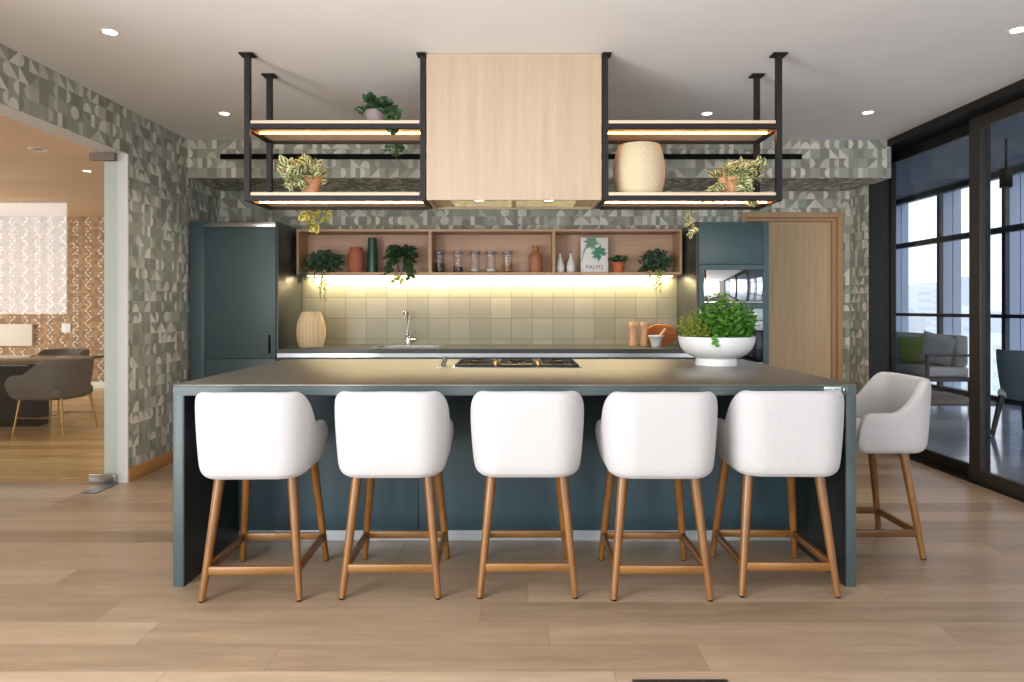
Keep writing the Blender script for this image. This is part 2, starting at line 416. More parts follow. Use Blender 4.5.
# rear wall of the room with tall windows, and what lets the daylight in
RW = [(-2.45, -.75), (.75, 2.75)]
w = MB(); xs = [XLo, RW[0][0], RW[0][1], RW[1][0], RW[1][1], 3.5]
for i in (0, 2, 4): w.box(xs[i], xs[i+1], YR-.2, YR, 0, HC)
for a_, b_ in RW: w.box(a_, b_, YR-.2, YR, 2.55, HC)
struct(w.build('wall_rear', 'white_wall', smooth=False), 'white wall behind the photographer with tall windows')
for k, (a_, b_) in enumerate(RW):
    f = MB()
    for x in (a_, (a_+b_)/2-.03, b_-.06): f.box(x, x+.06, YR-.14, YR-.06, 0, 2.55)
    f.box(a_, b_, YR-.14, YR-.06, 0, .06); f.box(a_, b_, YR-.14, YR-.06, 2.49, 2.55)
    struct(f.build('window_%d' % (k+3), 'frame_black', smooth=False), 'tall window behind the photographer', 'window')
f = MB()  # unseen window frame added around the left fill lamp
for y in (-2.1, -.98, .14, 1.24): f.box(-2.91, -2.85, y, y+.06, 0, 2.55)
f.box(-2.91, -2.85, -2.1, 1.3, 0, .06); f.box(-2.91, -2.85, -2.1, 1.3, 2.49, 2.55)
struct(f.build('window_6', 'frame_black', smooth=False), 'unseen tall window added on the left for more fill light', 'window')
# next room
struct(box(-9.2, XLo, 10.76, 11, 0, HC).build('wall_next_back', 'brown_pattern', smooth=False), 'brown wall with white zigzag pattern in the next room')
struct(box(-9.2, -9.0, 2.0, 4.5, 0, HC).box(-9.2, -9.0, 10, 10.76, 0, HC).box(-9.2, -9, 4.5, 10, 2.55, HC).build('wall_next_left', 'white_wall', smooth=False), 'plain left wall of the next room')
struct(box(XLo, XLo+.02, YB+.2, 10.76, 0, HC).build('wall_next_right', 'white_wall', smooth=False), 'plain right wall of the next room')
struct(MB().box(-9, XLo, 10.742, 10.76, 0, .10).build('baseboard_next', 'white_paint', smooth=False), 'white baseboard below the brown patterned wall', 'baseboard')
w = MB(); w.box(-9.2, -8.4, 1.8, 2, 0, HC); w.box(-5.1, XLo, 1.8, 2, 0, HC); w.box(-8.4, -5.1, 1.8, 2, 0, 1.15); w.box(-8.4, -5.1, 1.8, 2, 2.52, HC)
struct(w.build('wall_next_front', 'white_wall', smooth=False), 'front wall of the next room with window')
f = MB()
for x in (-8.4, -5.14): f.box(x, x+.04, 1.84, 1.92, 1.15, 2.52)
f.box(-8.4, -5.1, 1.84, 1.92, 1.15, 1.19); f.box(-8.4, -5.1, 1.84, 1.92, 2.48, 2.52)
struct(f.build('window_5', 'white_paint', smooth=False), 'bright window of the next room', 'window')

# oak door in the back wall
d = thing('door_1', 'pale oak flush door right of the teal oven cabinet', 'door', ((DX0+DX1)/2, YB, 0)); d['kind'] = 'structure'
hw = (DX1-DX0)/2
f = MB(); f.box(-hw, -hw+.05, -.03, .12, 0, DH); f.box(hw-.05, hw, -.03, .12, 0, DH); f.box(-hw+.05, hw-.05, -.03, .12, DH-.05, DH)
f.build('door_frame', 'oak_frame', d, bev=.003)
f = MB(); f.box(-hw+.05, -hw+.08, .02, .12, 0, DH-.05); f.box(hw-.08, hw-.05, .02, .12, 0, DH-.05); f.box(-hw+.08, hw-.08, .02, .12, DH-.08, DH-.05)
f.build('door_stop', 'oak_frame', d)
MB().box(-hw+.082, hw-.082, .05, .09, .005, DH-.082).build('door_leaf', 'oak_door', d, bev=.002)

# ------------------------------------------------------------------ glazing on the right
GX = 3.36
struct(MB().box(3.2, 3.5, YR, 6.164, 2.64, HC).build('trim_2', 'frame_black', smooth=False), 'black head trim where the glazing meets the ceiling', 'trim')
struct(MB().box(3.205, 3.44, 6.14, 6.164, 0, 2.64).build('trim_3', 'frame_black', smooth=False), 'black jamb at the far end of the glazing', 'trim')
def slider(name, x, y0, y1, lab, st=.12, far=None):
    w = thing(name, lab, 'sliding door', (x, (y0+y1)/2, 0)); w['kind'] = 'structure'
    h = (y1-y0)/2; f = MB(); fs = far or st
    f.box(-.02, .02, -h, -h+st, .0, 2.64); f.box(-.02, .02, h-fs, h, .0, 2.64)
    f.box(-.02, .02, -h+st, h-fs, .0, .10); f.box(-.02, .02, -h+st, h-fs, 2.55, 2.64)
    f.build('door_frame', 'frame_brown' if x < 3.4 else 'frame_black', w, bev=.004)
    box(-.006, .006, -h+st, h-fs, .10, 2.55).build('pane', 'pane_glass', w, smooth=False)
slider('door_2', GX+.045, 4.90, 6.139, 'far sliding glass panel in black frame beside the jamb', .12, .02)
slider('door_3', GX, 3.35, 5.01, 'near sliding glass panel in brown-black frame at the right edge', .12)
slider('door_4', GX+.045, 1.75, 3.45, 'sliding glass panel behind the right picture edge')
slider('door_5', GX, -.1, 1.85, 'sliding glass panel nearest the photographer')
slider('door_6', GX+.045, YR, 0, 'sliding glass panel behind the photographer')
struct(MB().box(3.30, 3.5, YR, 6.06, -.0, .012).build('trim_4', 'frame_black', smooth=False), 'black floor track under the sliding glass', 'trim')
# terrace
struct(box(3.5, 6.75, YR, 13.2, -.14, -.005).build('floor_terrace', 'terrace_tile', smooth=False), 'polished blue-grey tile floor of the terrace', 'floor')
struct(box(3.5, 6.9, YR, 13.2, 3.1, 3.3).build('ceiling_terrace', 'soffit', smooth=False), 'dark ceiling of the terrace', 'ceiling')
struct(box(3.5, 6.9, 13.2, 13.4, 0, 3.3).build('wall_terrace_end', 'soffit', smooth=False), 'dark end wall of the terrace')
struct(box(3.385, 3.5, 6.5, 13.2, 0, 3.3).build('wall_terrace_side', 'soffit', smooth=False), 'dark inner wall of the terrace')
struct(box(3.44, 3.5, YR, 6.7, 2.70, 3.3).build('wall_terrace_head', 'soffit', smooth=False), 'dark wall above the sliding glass')
fac = thing('window_1', 'gridded outer facade glazing of the terrace', 'window', (6.6, 0, 0)); fac['kind'] = 'structure'
ys = [10.57+1.41*k for k in range(1, -10, -1)]
for y in ys:
    MB().box(-.03, .03, y-.035, y+.035, 0, 3.1).build('mullion', 'facade_dark', fac, smooth=False)
    MB().box(.05, .19, y-.0, y+.05, 0, 3.3).box(.205, .33, y-.0, y+.05, 0, 3.3).box(.18, .22, y+.01, y+.05, 0, 3.3).build('fin', 'facade_fin', fac, smooth=False)
for z, t in ((1.15, .05), (2.31, .08), (.03, .06), (3.06, .08)):
    MB().box(-.06, .04, YR, 13.2, z-t/2, z+t/2).build('transom', 'facade_dark', fac, smooth=False)
box(-.004, .004, YR, 13.2, 0, 3.1).build('pane', 'pane_glass', fac, smooth=False)

# city below
struct(box(-300, 5000, -800, 6000, -100, -95).build('ground', 'city_ground', smooth=False), 'hazy pale city far below', 'ground')
random.seed(5)
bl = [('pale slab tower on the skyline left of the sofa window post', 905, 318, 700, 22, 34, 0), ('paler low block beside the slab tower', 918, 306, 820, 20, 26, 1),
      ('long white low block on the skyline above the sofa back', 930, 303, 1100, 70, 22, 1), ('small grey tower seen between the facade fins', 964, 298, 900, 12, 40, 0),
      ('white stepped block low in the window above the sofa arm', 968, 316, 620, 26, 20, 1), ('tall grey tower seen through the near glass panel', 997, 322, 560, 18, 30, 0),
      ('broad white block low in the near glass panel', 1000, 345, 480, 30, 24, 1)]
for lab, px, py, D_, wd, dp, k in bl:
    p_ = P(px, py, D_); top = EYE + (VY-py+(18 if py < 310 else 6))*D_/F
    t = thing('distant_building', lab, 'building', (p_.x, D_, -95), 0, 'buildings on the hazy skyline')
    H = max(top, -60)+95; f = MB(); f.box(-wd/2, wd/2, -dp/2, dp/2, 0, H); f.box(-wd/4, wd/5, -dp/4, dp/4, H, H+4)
    f.build('building_body', 'building_hazed_white' if k else 'building_hazed', t, smooth=False)
    for q in range(int(H//9)): box(-wd/2+2, wd/2-2, -dp/2-.3, -dp/2+.2, 4+q*9, 7.5+q*9).build('window_band', 'building_hazed' if k else 'sofa_light', t, smooth=False)

# ------------------------------------------------------------------ glass door to the next room
g = thing('glass_pivot_door', 'frameless clear glass pivot door standing open beside the papered left wall', 'door', (-2.845, JY-.04, 0))
box(-1.35, 0, -.005, .005, .012, 2.365).build('pane', 'door_glass', g, smooth=False)
MB().box(-.19, -.01, -.018, .018, .012, .07, bev=.003).build('patch_fitting', 'steel', g, label='brushed steel bottom patch fitting')
MB().box(-.19, -.01, -.018, .018, 2.317, 2.372, bev=.003).build('patch_fitting', 'taupe_pot', g, label='bronze-brown top patch fitting')
fp = MB(); fp.prism([(0, 0), (1, 0), (1, 1), (0, 1)], 0, 1); fp.bm.clear()
fp.rings([[Vector((-2.93, 4.90, 0)), Vector((-2.83, 4.90, 0)), Vector((-2.83, 4.63, 0)), Vector((-2.93, 4.63, 0))], [Vector((-2.93, 4.90, .006)), Vector((-2.83, 4.90, .006)), Vector((-2.83, 4.63, .006)), Vector((-2.93, 4.63, .006))]])
tag(fp.build('floor_closer_plate', 'sill_metal', smooth=False), 'grey metal plate let into the floor at the foot of the glass door', 'plate')

# next room furniture
def shell_grid(a, yb, yf, R, top, zb, th, taper=.02, n=44, bulge=.0, nose=.07):
    """tub shell: plan is a U open towards +y; top(s) gives the rim height, s runs -1..1"""
    pts = []                                   # U path with normals
    L1 = yf-(yb+R); La = R*PI/2; L2 = 2*(a-R); tot = 2*L1+2*La+L2
    def at(t):
        l = t*tot
        if l < L1: return Vector((-a, yf-l, 0)), Vector((-1, 0, 0))
        l -= L1
        if l < La:
            an = PI+l/R; return Vector((-a+R+R*math.cos(an), yb+R+R*math.sin(an), 0)), Vector((math.cos(an), math.sin(an), 0))
        l -= La
        if l < L2: return Vector((-a+R+l, yb, 0)), Vector((0, -1, 0))
        l -= L2
        if l < La:
            an = 1.5*PI+l/R; return Vector((a-R+R*math.cos(an), yb+R+R*math.sin(an), 0)), Vector((math.cos(an), math.sin(an), 0))
        l -= La
        return Vector((a, yb+R+l, 0)), Vector((1, 0, 0))
    rings = []
    for i in range(n+1):
        t = i/n; t = .5-.5*math.cos(PI*t)*(.25)-(.375)*(1-2*t) if False else t
        p, nn = at(t); dend = min(t, 1-t)*tot
        zt = top(abs(2*t-1))
        k = min(1, dend/nose)
        e = math.sqrt(max(0, 1-(1-k)**2))
        zt2 = zb+(zt-zb)*(.62+.38*e); zb2 = zb+(zt-zb)*.16*(1-e); thk = th*(.45+.55*e)
        ring = []
        r = thk/2
        hz = zt2-zb2
        # outer side going up, rounded top, inner side down, rounded bottom
        prof = []
        for q in range(6): 
            f_ = q/5; prof.append((0+(-taper)*(1-f_)**1.6, zb2+.05+(hz-.05-r)*f_))
        for q in range(1, 6):
            an = q/6*PI; prof.append((-r+r*math.cos(an), zt2-r+r*math.sin(an)))
        for q in range(5):
            f_ = 1-q/4; prof.append((-thk-taper*(1-f_), zb2+.03+(hz-.03-r)*f_))
        prof.append((-thk*.8-taper, zb2)); prof.append((-taper-.035, zb2)); prof.append((-taper-.008, zb2+.018))
        for off, z in prof: ring.append(Vector((p.x+nn.x*off, p.y+nn.y*off, z)))
        rings.append(ring)
    return MB().rings(rings)

def sm(x): x = max(0, min(1, x)); return x*x*(3-2*x)
def stool_top(s): return .906 - .164*sm((s-.38)/.34) - .006*s
# bar stool prototype
def make_stool():
    t = thing('bar_stool', '', 'bar stool')
    shell_grid(.252, -.312, .10, .135, stool_top, .528, .05, .016, 60, nose=.06).build('back_shell', 'fabric', t, subsurf=1)
    s = MB(); s.box(-.206, .206, -.265, .225, .530, .650, bev=.045, seg=5).build('seat_cushion', 'fabric', t)
    feet = {}
    for sx in (-1, 1):
        for sy, ft in ((-1, (.207, -.238)), (1, (.207, .235))):
            top = Vector((sx*.155, sy*.165, .545)); bot = Vector((sx*ft[0], ft[1], .006)); feet[sx, sy] = (top, bot)
            l = MB(); l.rod(bot+(top-bot)*0, top, .0145, .023, 16)
            lg = l.build('leg', 'walnut', t)
            MB().rod(bot-Vector((0, 0, .006)), bot+Vector((0, 0, .004)), .012, .012, 12).build('glide', 'black', lg)
    def at(k, h): a_, b_ = feet[k]; return b_+(a_-b_)*((h-b_.z)/(a_.z-b_.z))
    def rail(k1, k2, mat):
        a_, b_ = at(k1, .128), at(k2, .128); r = MB()
        d = (b_-a_); L = d.length; q = d.to_track_quat('X', 'Z').to_matrix().to_4x4()
        r.box(-L/2+.01, L/2-.01, -.010, .010, -.018, .018, bev=.005, mat=Matrix.Translation((a_+b_)/2) @ q)
        r.build('footrest_rail', mat, t)
    rail((-1, -1), (1, -1), 'walnut_rail'); rail((-1, 1), (1, 1), 'walnut_rail')
    rail((-1, -1), (-1, 1), 'walnut_side'); rail((1, -1), (1, 1), 'walnut_side')
    return t
stool = make_stool()
for i, (x, y, rz, lab) in enumerate([
    (-1.135, 3.170, 1.5, 'white upholstered bar stool at the far left of the island front'),
    (-.537, 3.196, .6, 'white upholstered bar stool second from the left along the island front'),
    (.060, 3.205, .3, 'white upholstered bar stool in the middle, square to the camera in line with the hob'),
    (.642, 3.18, -.5, 'white upholstered bar stool second from the right along the island front'),
    (1.208, 3.215, -1.0, 'white upholstered bar stool at the right end of the front row, below the badge'),
    (1.815, 3.630, 90, 'white bar stool at the right-hand end of the island, seen from its side')]):
    o = stool if i == 0 else copy_tree(stool)
    o.location = (x, y, 0); o.rotation_euler = (0, 0, math.radians(rz)); tag(o, lab, 'bar stool', 'white bar stools around the island')

# ------------------------------------------------------------------ island
IX0, IX1, IY0, IY1, IH = -1.538, 1.549, 3.085, 4.62, .914
isl = thing('kitchen_island', 'long dark teal kitchen island with waterfall ends and overhanging dark worktop', 'kitchen island', (0, 0, 0))
MB().box(IX0, IX1, IY0, IY1, IH-.008, IH, bev=.002).build('worktop', 'worktop', isl)
MB().box(IX0, IX1, IY0+.001, IY1-.001, IH-.047, IH-.0085).build('worktop_edge', 'teal_edge', isl, smooth=False, label='grey-teal front edge of the worktop')
for x0, x1 in ((IX0, IX0+.045), (IX1-.045, IX1)):
    MB().box(x0, x1, IY0+.001, IY1-.001, 0, IH-.0475, bev=.001).build('side_panel', 'teal_edge', isl)
    xi = x1 if x0 < 0 else x0-.004
    MB().box(xi, xi+.004, IY0+.003, 3.698, 0, IH-.0515).build('side_sheet', 'charcoal', isl, smooth=False, label='thin charcoal sheet over the inner face of the waterfall end')  # thin charcoal sheet laid over the inner face
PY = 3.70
MB().box(IX0+.046, IX1-.046, IY0+.003, 3.698, IH-.051, IH-.0475).build('underside', 'charcoal', isl, smooth=False, label='thin charcoal sheet under the overhang')  # thin charcoal sheet laid under the worktop overhang
seams = [IX0+.046, -.515, .515, IX1-.046]
for a_, b_ in zip(seams, seams[1:]):
    MB().box(a_+.0015, b_-.0015, PY, PY+.02, .055, IH-.048, bev=.001).build('front_panel', 'teal_panel', isl)
MB().box(IX0+.046, IX1-.046, PY+.021, IY1-.03, .055, IH-.048).build('carcass', 'teal', isl, smooth=False)
MB().box(IX0+.046, IX1-.046, PY+.004, IY1-.06, 0, .0545).build('plinth', 'plinth_metal', isl, smooth=False, label='pale metal plinth')
bd = MB().box(1.402, 1.505, IY0-.003, IY0+.001, IH-.033, IH-.0095, bev=.0005).build('badge', 'steel_panel', isl, label='small silver badge with a black and white emblem')
f = MB(); x = 1.409
for k in range(10):
    if k != 5: f.box(x, x+.0042, IY0-.0036, IY0-.003, IH-.0225, IH-.0185)
    x += .0062
f.build('lettering', 'ink', bd, smooth=False)
em = MB().box(1.479, 1.5025, IY0-.0036, IY0-.003, IH-.0315, IH-.011).build('emblem', 'black', bd, smooth=False)
f = MB(); c = Vector((1.490, 0, IH-.0215)); pts = [(c.x-.005, c.z-.006)]+[(c.x+.006*math.cos(a_), c.z+.006*math.sin(a_)) for a_ in [(-PI/2)+PI*k/8 for k in range(9)]]+[(c.x-.005, c.z+.006), (c.x-.001, c.z)]
f.prism(pts, IY0-.0042, IY0-.0036); f.build('emblem_mark', 'paper_white', bd, smooth=False)

# hob
hb = thing('gas_hob', 'wide black gas hob with brass burner rings set in the island top', 'hob', (.02, 4.23, IH))
MB().box(-.375, .375, -.30, .30, -.0, .003, bev=.001).build('hob_trim', 'steel', hb)
MB().box(-.36, .36, -.285, .285, .004, .008, bev=.001).build('hob_plate', 'black_glass', hb)
for bx, by, r in ((-.25, -.12, .045), (-.25, .13, .035), (0, 0, .06), (.25, -.12, .045), (.25, .13, .035)):
    bu = MB().lathe([(r, 0), (r, .004), (r*.8, .006), (r*.75, .004)], (bx, by, .008), 24).build('burner', 'brass', hb)
    MB().lathe([(r*.7, .0), (r*.7, .010), (r*.5, .012), (.001, .012)], (bx, by, .008), 24).build('burner_cap', 'black', bu)
for gx in (-.25, 0, .25):
    gr = MB()
    for s_ in (-1, 1):
        gr.box(gx+s_*.105-.006, gx+s_*.105+.006, -.25, .25, .010, .017); gr.box(gx-.11, gx+.11, s_*.245-.006, s_*.245+.006, .010, .017)
        for u_ in (-1, 1): gr.box(gx+s_*.105-.006, gx+s_*.105+.006, u_*.24-.006, u_*.24+.006, .008, .012)
    for yy in (-.12, .0, .13): gr.box(gx-.10, gx+.10, yy-.004, yy+.004, .010, .017)
    gr.build('pan_support', 'black_metal', hb, smooth=False)
for s_ in (-.125, .125):
    for q in range(2): MB().lathe([(.016, 0), (.015, .018), (.012, .02), (.001, .02)], (s_, -.2+.09*q, .008), 16).build('knob', 'brass', hb)
pp = thing('pop_up_socket', 'small silver fitting sticking up at the left front corner of the hob', 'socket', (-.405, 4.02, IH))
MB().box(-.04, .04, -.05, .05, 0, .003, bev=.001).build('base_plate', 'steel', pp)
MB().rod((-.012, .03, .003), (.006, -.02, .050), .014, .014, 16).build('socket_body', 'chrome', pp)

# bowl of herbs
rnd = random.Random(11)
hc = Vector((1.222, 4.12, IH))
hp = thing('potted_herbs', 'white footed bowl full of bushy green herbs at the right of the island', 'potted herbs', hc)
MB().lathe([(.118, 0), (.122, .004), (.118, .044), (.14, .052), (.178, .072), (.207, .105), (.222, .145), (.226, .176), (.218, .176), (.208, .15), (.19, .12), (.1, .11), (.001, .11)], n=64).build('planter_bowl', 'white_ceramic', hp)
MB().lathe([(.205, .12), (.209, .152), (.12, .162), (.001, .165)], n=40).build('soil', 'soil', hp)
def rv(r=rnd, z=0): return Vector((r.uniform(-1, 1), r.uniform(-1, 1), r.uniform(-1, 1)+z))
def herb(name, mat, n, cx, cy, rx, ry, hmax, Lf, seed, lab):
    r = random.Random(seed); f = MB(); st = MB()
    for i in range(n):
        a_ = r.uniform(0, 2*PI); q = math.sqrt(r.random())
        bx, by = cx+rx*q*math.cos(a_)*.8, cy+ry*q*math.sin(a_)*.8
        lean = Vector((math.cos(a_)*q*.45, math.sin(a_)*q*.45, 1)).normalized()
        h = hmax*(1-.45*q*q)*r.uniform(.55, 1)
        p0 = Vector((bx, by, .158)); p1 = p0+lean*h
        st.rod(p0, p1, .0015, .0008, 4, False)
        m_ = int(h/.017)+2
        for k in range(m_):
            t = (k+1)/m_; p = p0+(p1-p0)*t; az = k*1.9+i
            for s_ in (0, PI):
                d_ = Vector((math.cos(az+s_), math.sin(az+s_), r.uniform(-.1, .6)))
                L = Lf*r.uniform(.7, 1.15)*(1-.35*t)
                f.leaf(p, d_, Vector((r.uniform(-.8, .8), r.uniform(-1.6, .3), .7)), L, L*.8, .25, .4)
    o_ = f.build(name, mat, hp, smooth=True, label=lab); st.build('stems', 'stem', o_)
herb('foliage', 'leaf_mint', 190, .045, 0, .165, .16, .275, .038, 3, 'deep green broad mint leaves')
herb('foliage', 'leaf_thyme', 150, -.125, -.01, .10, .15, .18, .017, 4, 'fine yellow-green thyme leaves')
herb('foliage', 'leaf_thyme', 40, -.02, .05, .14, .1, .20, .018, 6, 'yellow-green sprigs among the mint')
f = MB()
for k in range(5): f.leaf(Vector((-.075+.006*(k%2), -.218-.002*k, .195-.013*k)), Vector((.9*(-1)**k, -.25, -.7)), Vector((0, -1, .3)), .030, .026, .2, .2)
f.build('foliage', 'leaf_mint', hp, label='mint sprig hanging over the rim')

# ------------------------------------------------------------------ hood and hanging shelves
HY0, HY1 = 3.857, 4.235
hd = thing('cooker_hood', 'tall pale oak boxed cooker hood hanging from the ceiling above the hob', 'cooker hood', (.003, 0, 0))
w = MB(); w.box(-.494, .494, HY0, HY0+.02, 1.870, HC-.002); w.box(-.494, -.474, HY0+.02, HY1, 1.870, HC-.002); w.box(.474, .494, HY0+.02, HY1, 1.870, HC-.002); w.box(-.474, .474, HY1-.02, HY1, 1.870, HC-.002)
w.build('hood_casing', 'oak_hood', hd, bev=.0015)
MB().box(-.473, .473, HY0+.021, HY1-.021, 1.885, 1.90).build('hood_underside', 'gold_tan', hd, smooth=False)
f = MB(); f.box(-.36, .36, HY0+.06, HY1-.06, 1.878, 1.885); f.build('grease_filter', 'steel', hd, smooth=False)
for x in (-.2, .2): MB().lathe([(.03, 1.876), (.03, 1.884), (.001, 1.884)], (x, HY0+.045, 0), 20).build('hood_lamp', 'downlight', hd)
MB().box(-.012, .012, HY0+.05, HY1-.05, 1.872, 1.878).build('filter_handle', 'gold_tan', hd, smooth=False)

def rack(name, x0, x1, lab, side):
    t = thing(name, lab, 'hanging shelf', ((x0+x1)/2, HY0, 0)); w = (x1-x0)/2; D = HY1-HY0; b_ = .031
    for sx in (-1, 1):
        for yy in (0, D-b_):
            if sx != side and yy > 0: continue                      # the inner rear corner is carried by the hood
            xx = -w if sx < 0 else w-b_
            pst = MB().box(xx, xx+b_, yy, yy+b_, 1.866, HC-.010).build('post', 'black_metal', t, smooth=False)
            ex = .022 if sx == side else .012
            x_0 = xx-ex if sx == side or sx < 0 else xx; 
            if sx != side: x_0, x_1 = (xx, xx+b_+.018) if sx < 0 else (xx-.018, xx+b_)
            else: x_0, x_1 = xx-.024, xx+b_+.024
            MB().box(x_0, x_1, yy-.02, yy+b_+.02, HC-.011, HC-.002).build('ceiling_plate', 'black_metal', pst, smooth=False)
    for zb in (2.275, 1.868):
        f = MB(); f.box(-w+b_, w-b_, 0, .026, zb, zb+.028); f.box(-w+b_, w-b_, D-.026, D, zb, zb+.028)
        f.box(-w, -w+.026, b_, D-b_, zb, zb+.028); f.box(w-.026, w, b_, D-b_, zb, zb+.028)
        f.build('shelf_frame', 'black_metal', t, smooth=False)
        MB().box(-w+.035, w-.035, .003, D-.003, zb+.0285, zb+.0285+.018, bev=.0015).build('shelf_board', 'oak_light', t)
        MB().box(-w+.027, w-.027, .027, D-.027, zb+.016, zb+.028).build('shelf_lining', 'oak_light', t, smooth=False)
        MB().box(-w+.03, w-.03, .154, .162, zb+.0085, zb+.0158).build('led_strip', 'led', t, smooth=False, label='glowing warm light strip')
rack('hanging_shelf', -1.522, -.497, 'black metal hanging shelf unit left of the oak hood with lit boards', -1)
rack('hanging_shelf', .503, 1.518, 'black metal hanging shelf unit right of the oak hood with lit boards', 1)
# track on bulkhead
tr = thing('light_track', 'long thin black track running across the papered bulkhead', 'light track', (0, YF-.03, 2.553))
MB().box(-2.497, 2.454, 0, .0295, -.021, .021, bev=.002).build('track_rail', 'black', tr)
for x in (-2.5, 2.454): MB().box(x, x+.004, .0, .029, -.0215, .0215).build('end_cap', 'black', tr, smooth=False)

# ------------------------------------------------------------------ tall units and back run
CF = 5.82
lt = thing('tall_cabinet', 'dark teal tall fridge cabinet against the papered left wall', 'cabinet', (0, 0, 0))
MB().box(-2.632, -2.020, CF+.021, YB-.004, .08, 1.985).build('carcass', 'teal', lt, smooth=False)
MB().box(-2.025, -2.005, CF, YB-.004, 0, 1.995, bev=.001).build('side_panel', 'counter', lt)
MB().box(-2.757, -2.634, CF, YB-.004, 0, 2.0, bev=.001).build('filler_panel', 'teal', lt)
d = MB().box(-2.630, -2.028, CF, CF+.020, .829, 1.945, bev=.0015).build('door', 'teal', lt)
MB().box(-2.088, -2.070, CF-.004, CF+.001, .875, 1.03).build('handle', 'black', d, smooth=False)
MB().box(-2.630, -2.028, CF, CF+.020, .085, .825, bev=.0015).build('door', 'teal', lt)
MB().box(-2.632, -2.028, CF-.004, CF+.04, 1.950, 1.992, bev=.003).build('top_rail', 'steel', lt, label='stainless steel top rail')
MB().box(-2.632, -2.028, CF+.03, CF+.05, 0, .08).build('plinth', 'plinth_metal', lt, smooth=False)

rt = thing('oven_cabinet', 'dark teal tall oven cabinet left of the oak door', 'cabinet', (0, 0, 0))
MB().box(1.558, 1.578, CF, YB-.004, 0, 1.995, bev=.001).build('side_panel', 'counter', rt)
MB().box(2.150, 2.154, CF+.021, YB-.04, 0, 1.99).build('side_panel', 'teal', rt, smooth=False)
f = MB(); f.box(2.128, 2.176, CF, CF+.02, 0, 1.995); f.box(1.579, 2.149, YB-.03, YB-.004, 0, 1.99); f.box(1.579, 2.127, CF+.021, YB-.03, 1.97, 1.99)
f.build('carcass', 'teal', rt, smooth=False)
MB().box(1.581, 2.126, CF, CF+.02, 1.634, 1.993, bev=.0015).build('door', 'teal', rt)
f = MB(); f.box(1.581, 2.126, CF, CF+.02, 1.588, 1.630); f.box(1.581, 2.126, CF, CF+.02, 1.262, 1.300); f.box(1.581, 1.620, CF, CF+.02, 1.300, 1.588)
f.build('surround', 'teal', rt, smooth=False)
mw = thing('built_in_microwave', 'mirror-fronted built-in microwave reflecting the windows, above the oven', 'microwave', (0, 0, 0))
MB().box(1.622, 2.125, CF-.004, CF+.02, 1.322, 1.586, bev=.002).build('door', 'mirror', mw)
MB().box(1.622, 2.125, CF-.008, CF+.02, 1.301, 1.320, bev=.002).build('lower_trim', 'steel', mw)
MB().box(1.64, 2.09, CF+.021, CF+.40, 1.31, 1.58).build('body', 'black', mw, smooth=False)
ov = thing('built_in_oven', 'built-in oven with steel control panel and black glass door under the microwave', 'oven', (0, 0, 0))
MB().box(1.584, 2.125, CF-.004, CF+.02, 1.158, 1.256, bev=.002).build('control_panel', 'steel_panel', ov)
for x in (1.70, 2.045): MB().rod((x, CF-.004, 1.205), (x, CF-.03, 1.205), .021, .017, 20).build('knob', 'chrome', ov)
dr = MB().box(1.584, 2.125, CF-.002, CF+.02, .80, 1.068, bev=.002).build('door', 'black_glass', ov)
MB().box(1.584, 2.125, CF-.004, CF+.02, 1.070, 1.152, bev=.002).build('door_band', 'steel_panel', dr, label='brushed steel band')
h = MB(); h.rod((1.63, CF-.04, 1.115), (2.08, CF-.04, 1.115), .008); h.rod((1.66, CF-.04, 1.115), (1.66, CF-.003, 1.115), .006); h.rod((2.05, CF-.04, 1.115), (2.05, CF-.003, 1.115), .006)
h.build('handle', 'chrome', dr)
MB().box(1.584, 2.125, CF-.002, CF+.02, .762, .797, bev=.002).build('bottom_trim', 'steel_panel', ov)
MB().box(1.60, 2.11, CF+.021, CF+.5, .78, 1.24).build('body', 'black', ov, smooth=False)
MB().box(1.581, 2.126, CF, CF+.02, .085, .758, bev=.0015).build('door', 'teal', rt)

ct = thing('back_worktop', 'dark worktop running along the tiled back wall', 'worktop', (0, 0, 0))
w = MB()
SX0, SX1, SY0, SY1 = -1.225, -.665, 5.93, 6.32
w.box(-2.003, SX0, 5.78, YB-.004, .876, .914); w.box(SX1, 1.556, 5.78, YB-.004, .876, .914); w.box(SX0, SX1, 5.78, SY0, .876, .914); w.box(SX0, SX1, SY1, YB-.004, .876, .914)
w.build('worktop_slab', 'counter', ct, smooth=False)
sk = thing('sink', 'stainless steel sink sunk in the back worktop under the tap', 'sink', ((SX0+SX1)/2, (SY0+SY1)/2, .914))
hx, hy = (SX1-SX0)/2-.002, (SY1-SY0)/2-.002
f = MB(); f.box(-hx-.015, hx+.015, -hy-.015, -hy+.01, .0005, .004); f.box(-hx-.015, hx+.015, hy-.01, hy+.015, .0005, .004); f.box(-hx-.015, -hx+.01, -hy+.01, hy-.01, .0005, .004); f.box(hx-.01, hx+.015, -hy+.01, hy-.01, .0005, .004)
f.build('sink_rim', 'sill_metal', sk, smooth=False)
f = MB(); f.box(-hx, hx, -hy, -hy+.004, -.16, 0); f.box(-hx, hx, hy-.004, hy, -.16, 0); f.box(-hx, -hx+.004, -hy, hy, -.16, 0); f.box(hx-.004, hx, -hy, hy, -.16, 0); f.box(-hx, hx, -hy, hy, -.165, -.16)
f.build('basin', 'steel', sk, smooth=False)
MB().lathe([(.03, -.160), (.03, -.157), (.001, -.157)], n=20).build('drain', 'chrome', sk)
tp = thing('kitchen_tap', 'chrome kitchen tap with a tall straight neck behind the sink', 'tap', (-.985, 6.375, .914))
MB().lathe([(.028, 0), (.028, .008), (.022, .012), (.022, .075), (.018, .085), (.016, .09)], n=24).build('tap_body', 'chrome', tp)
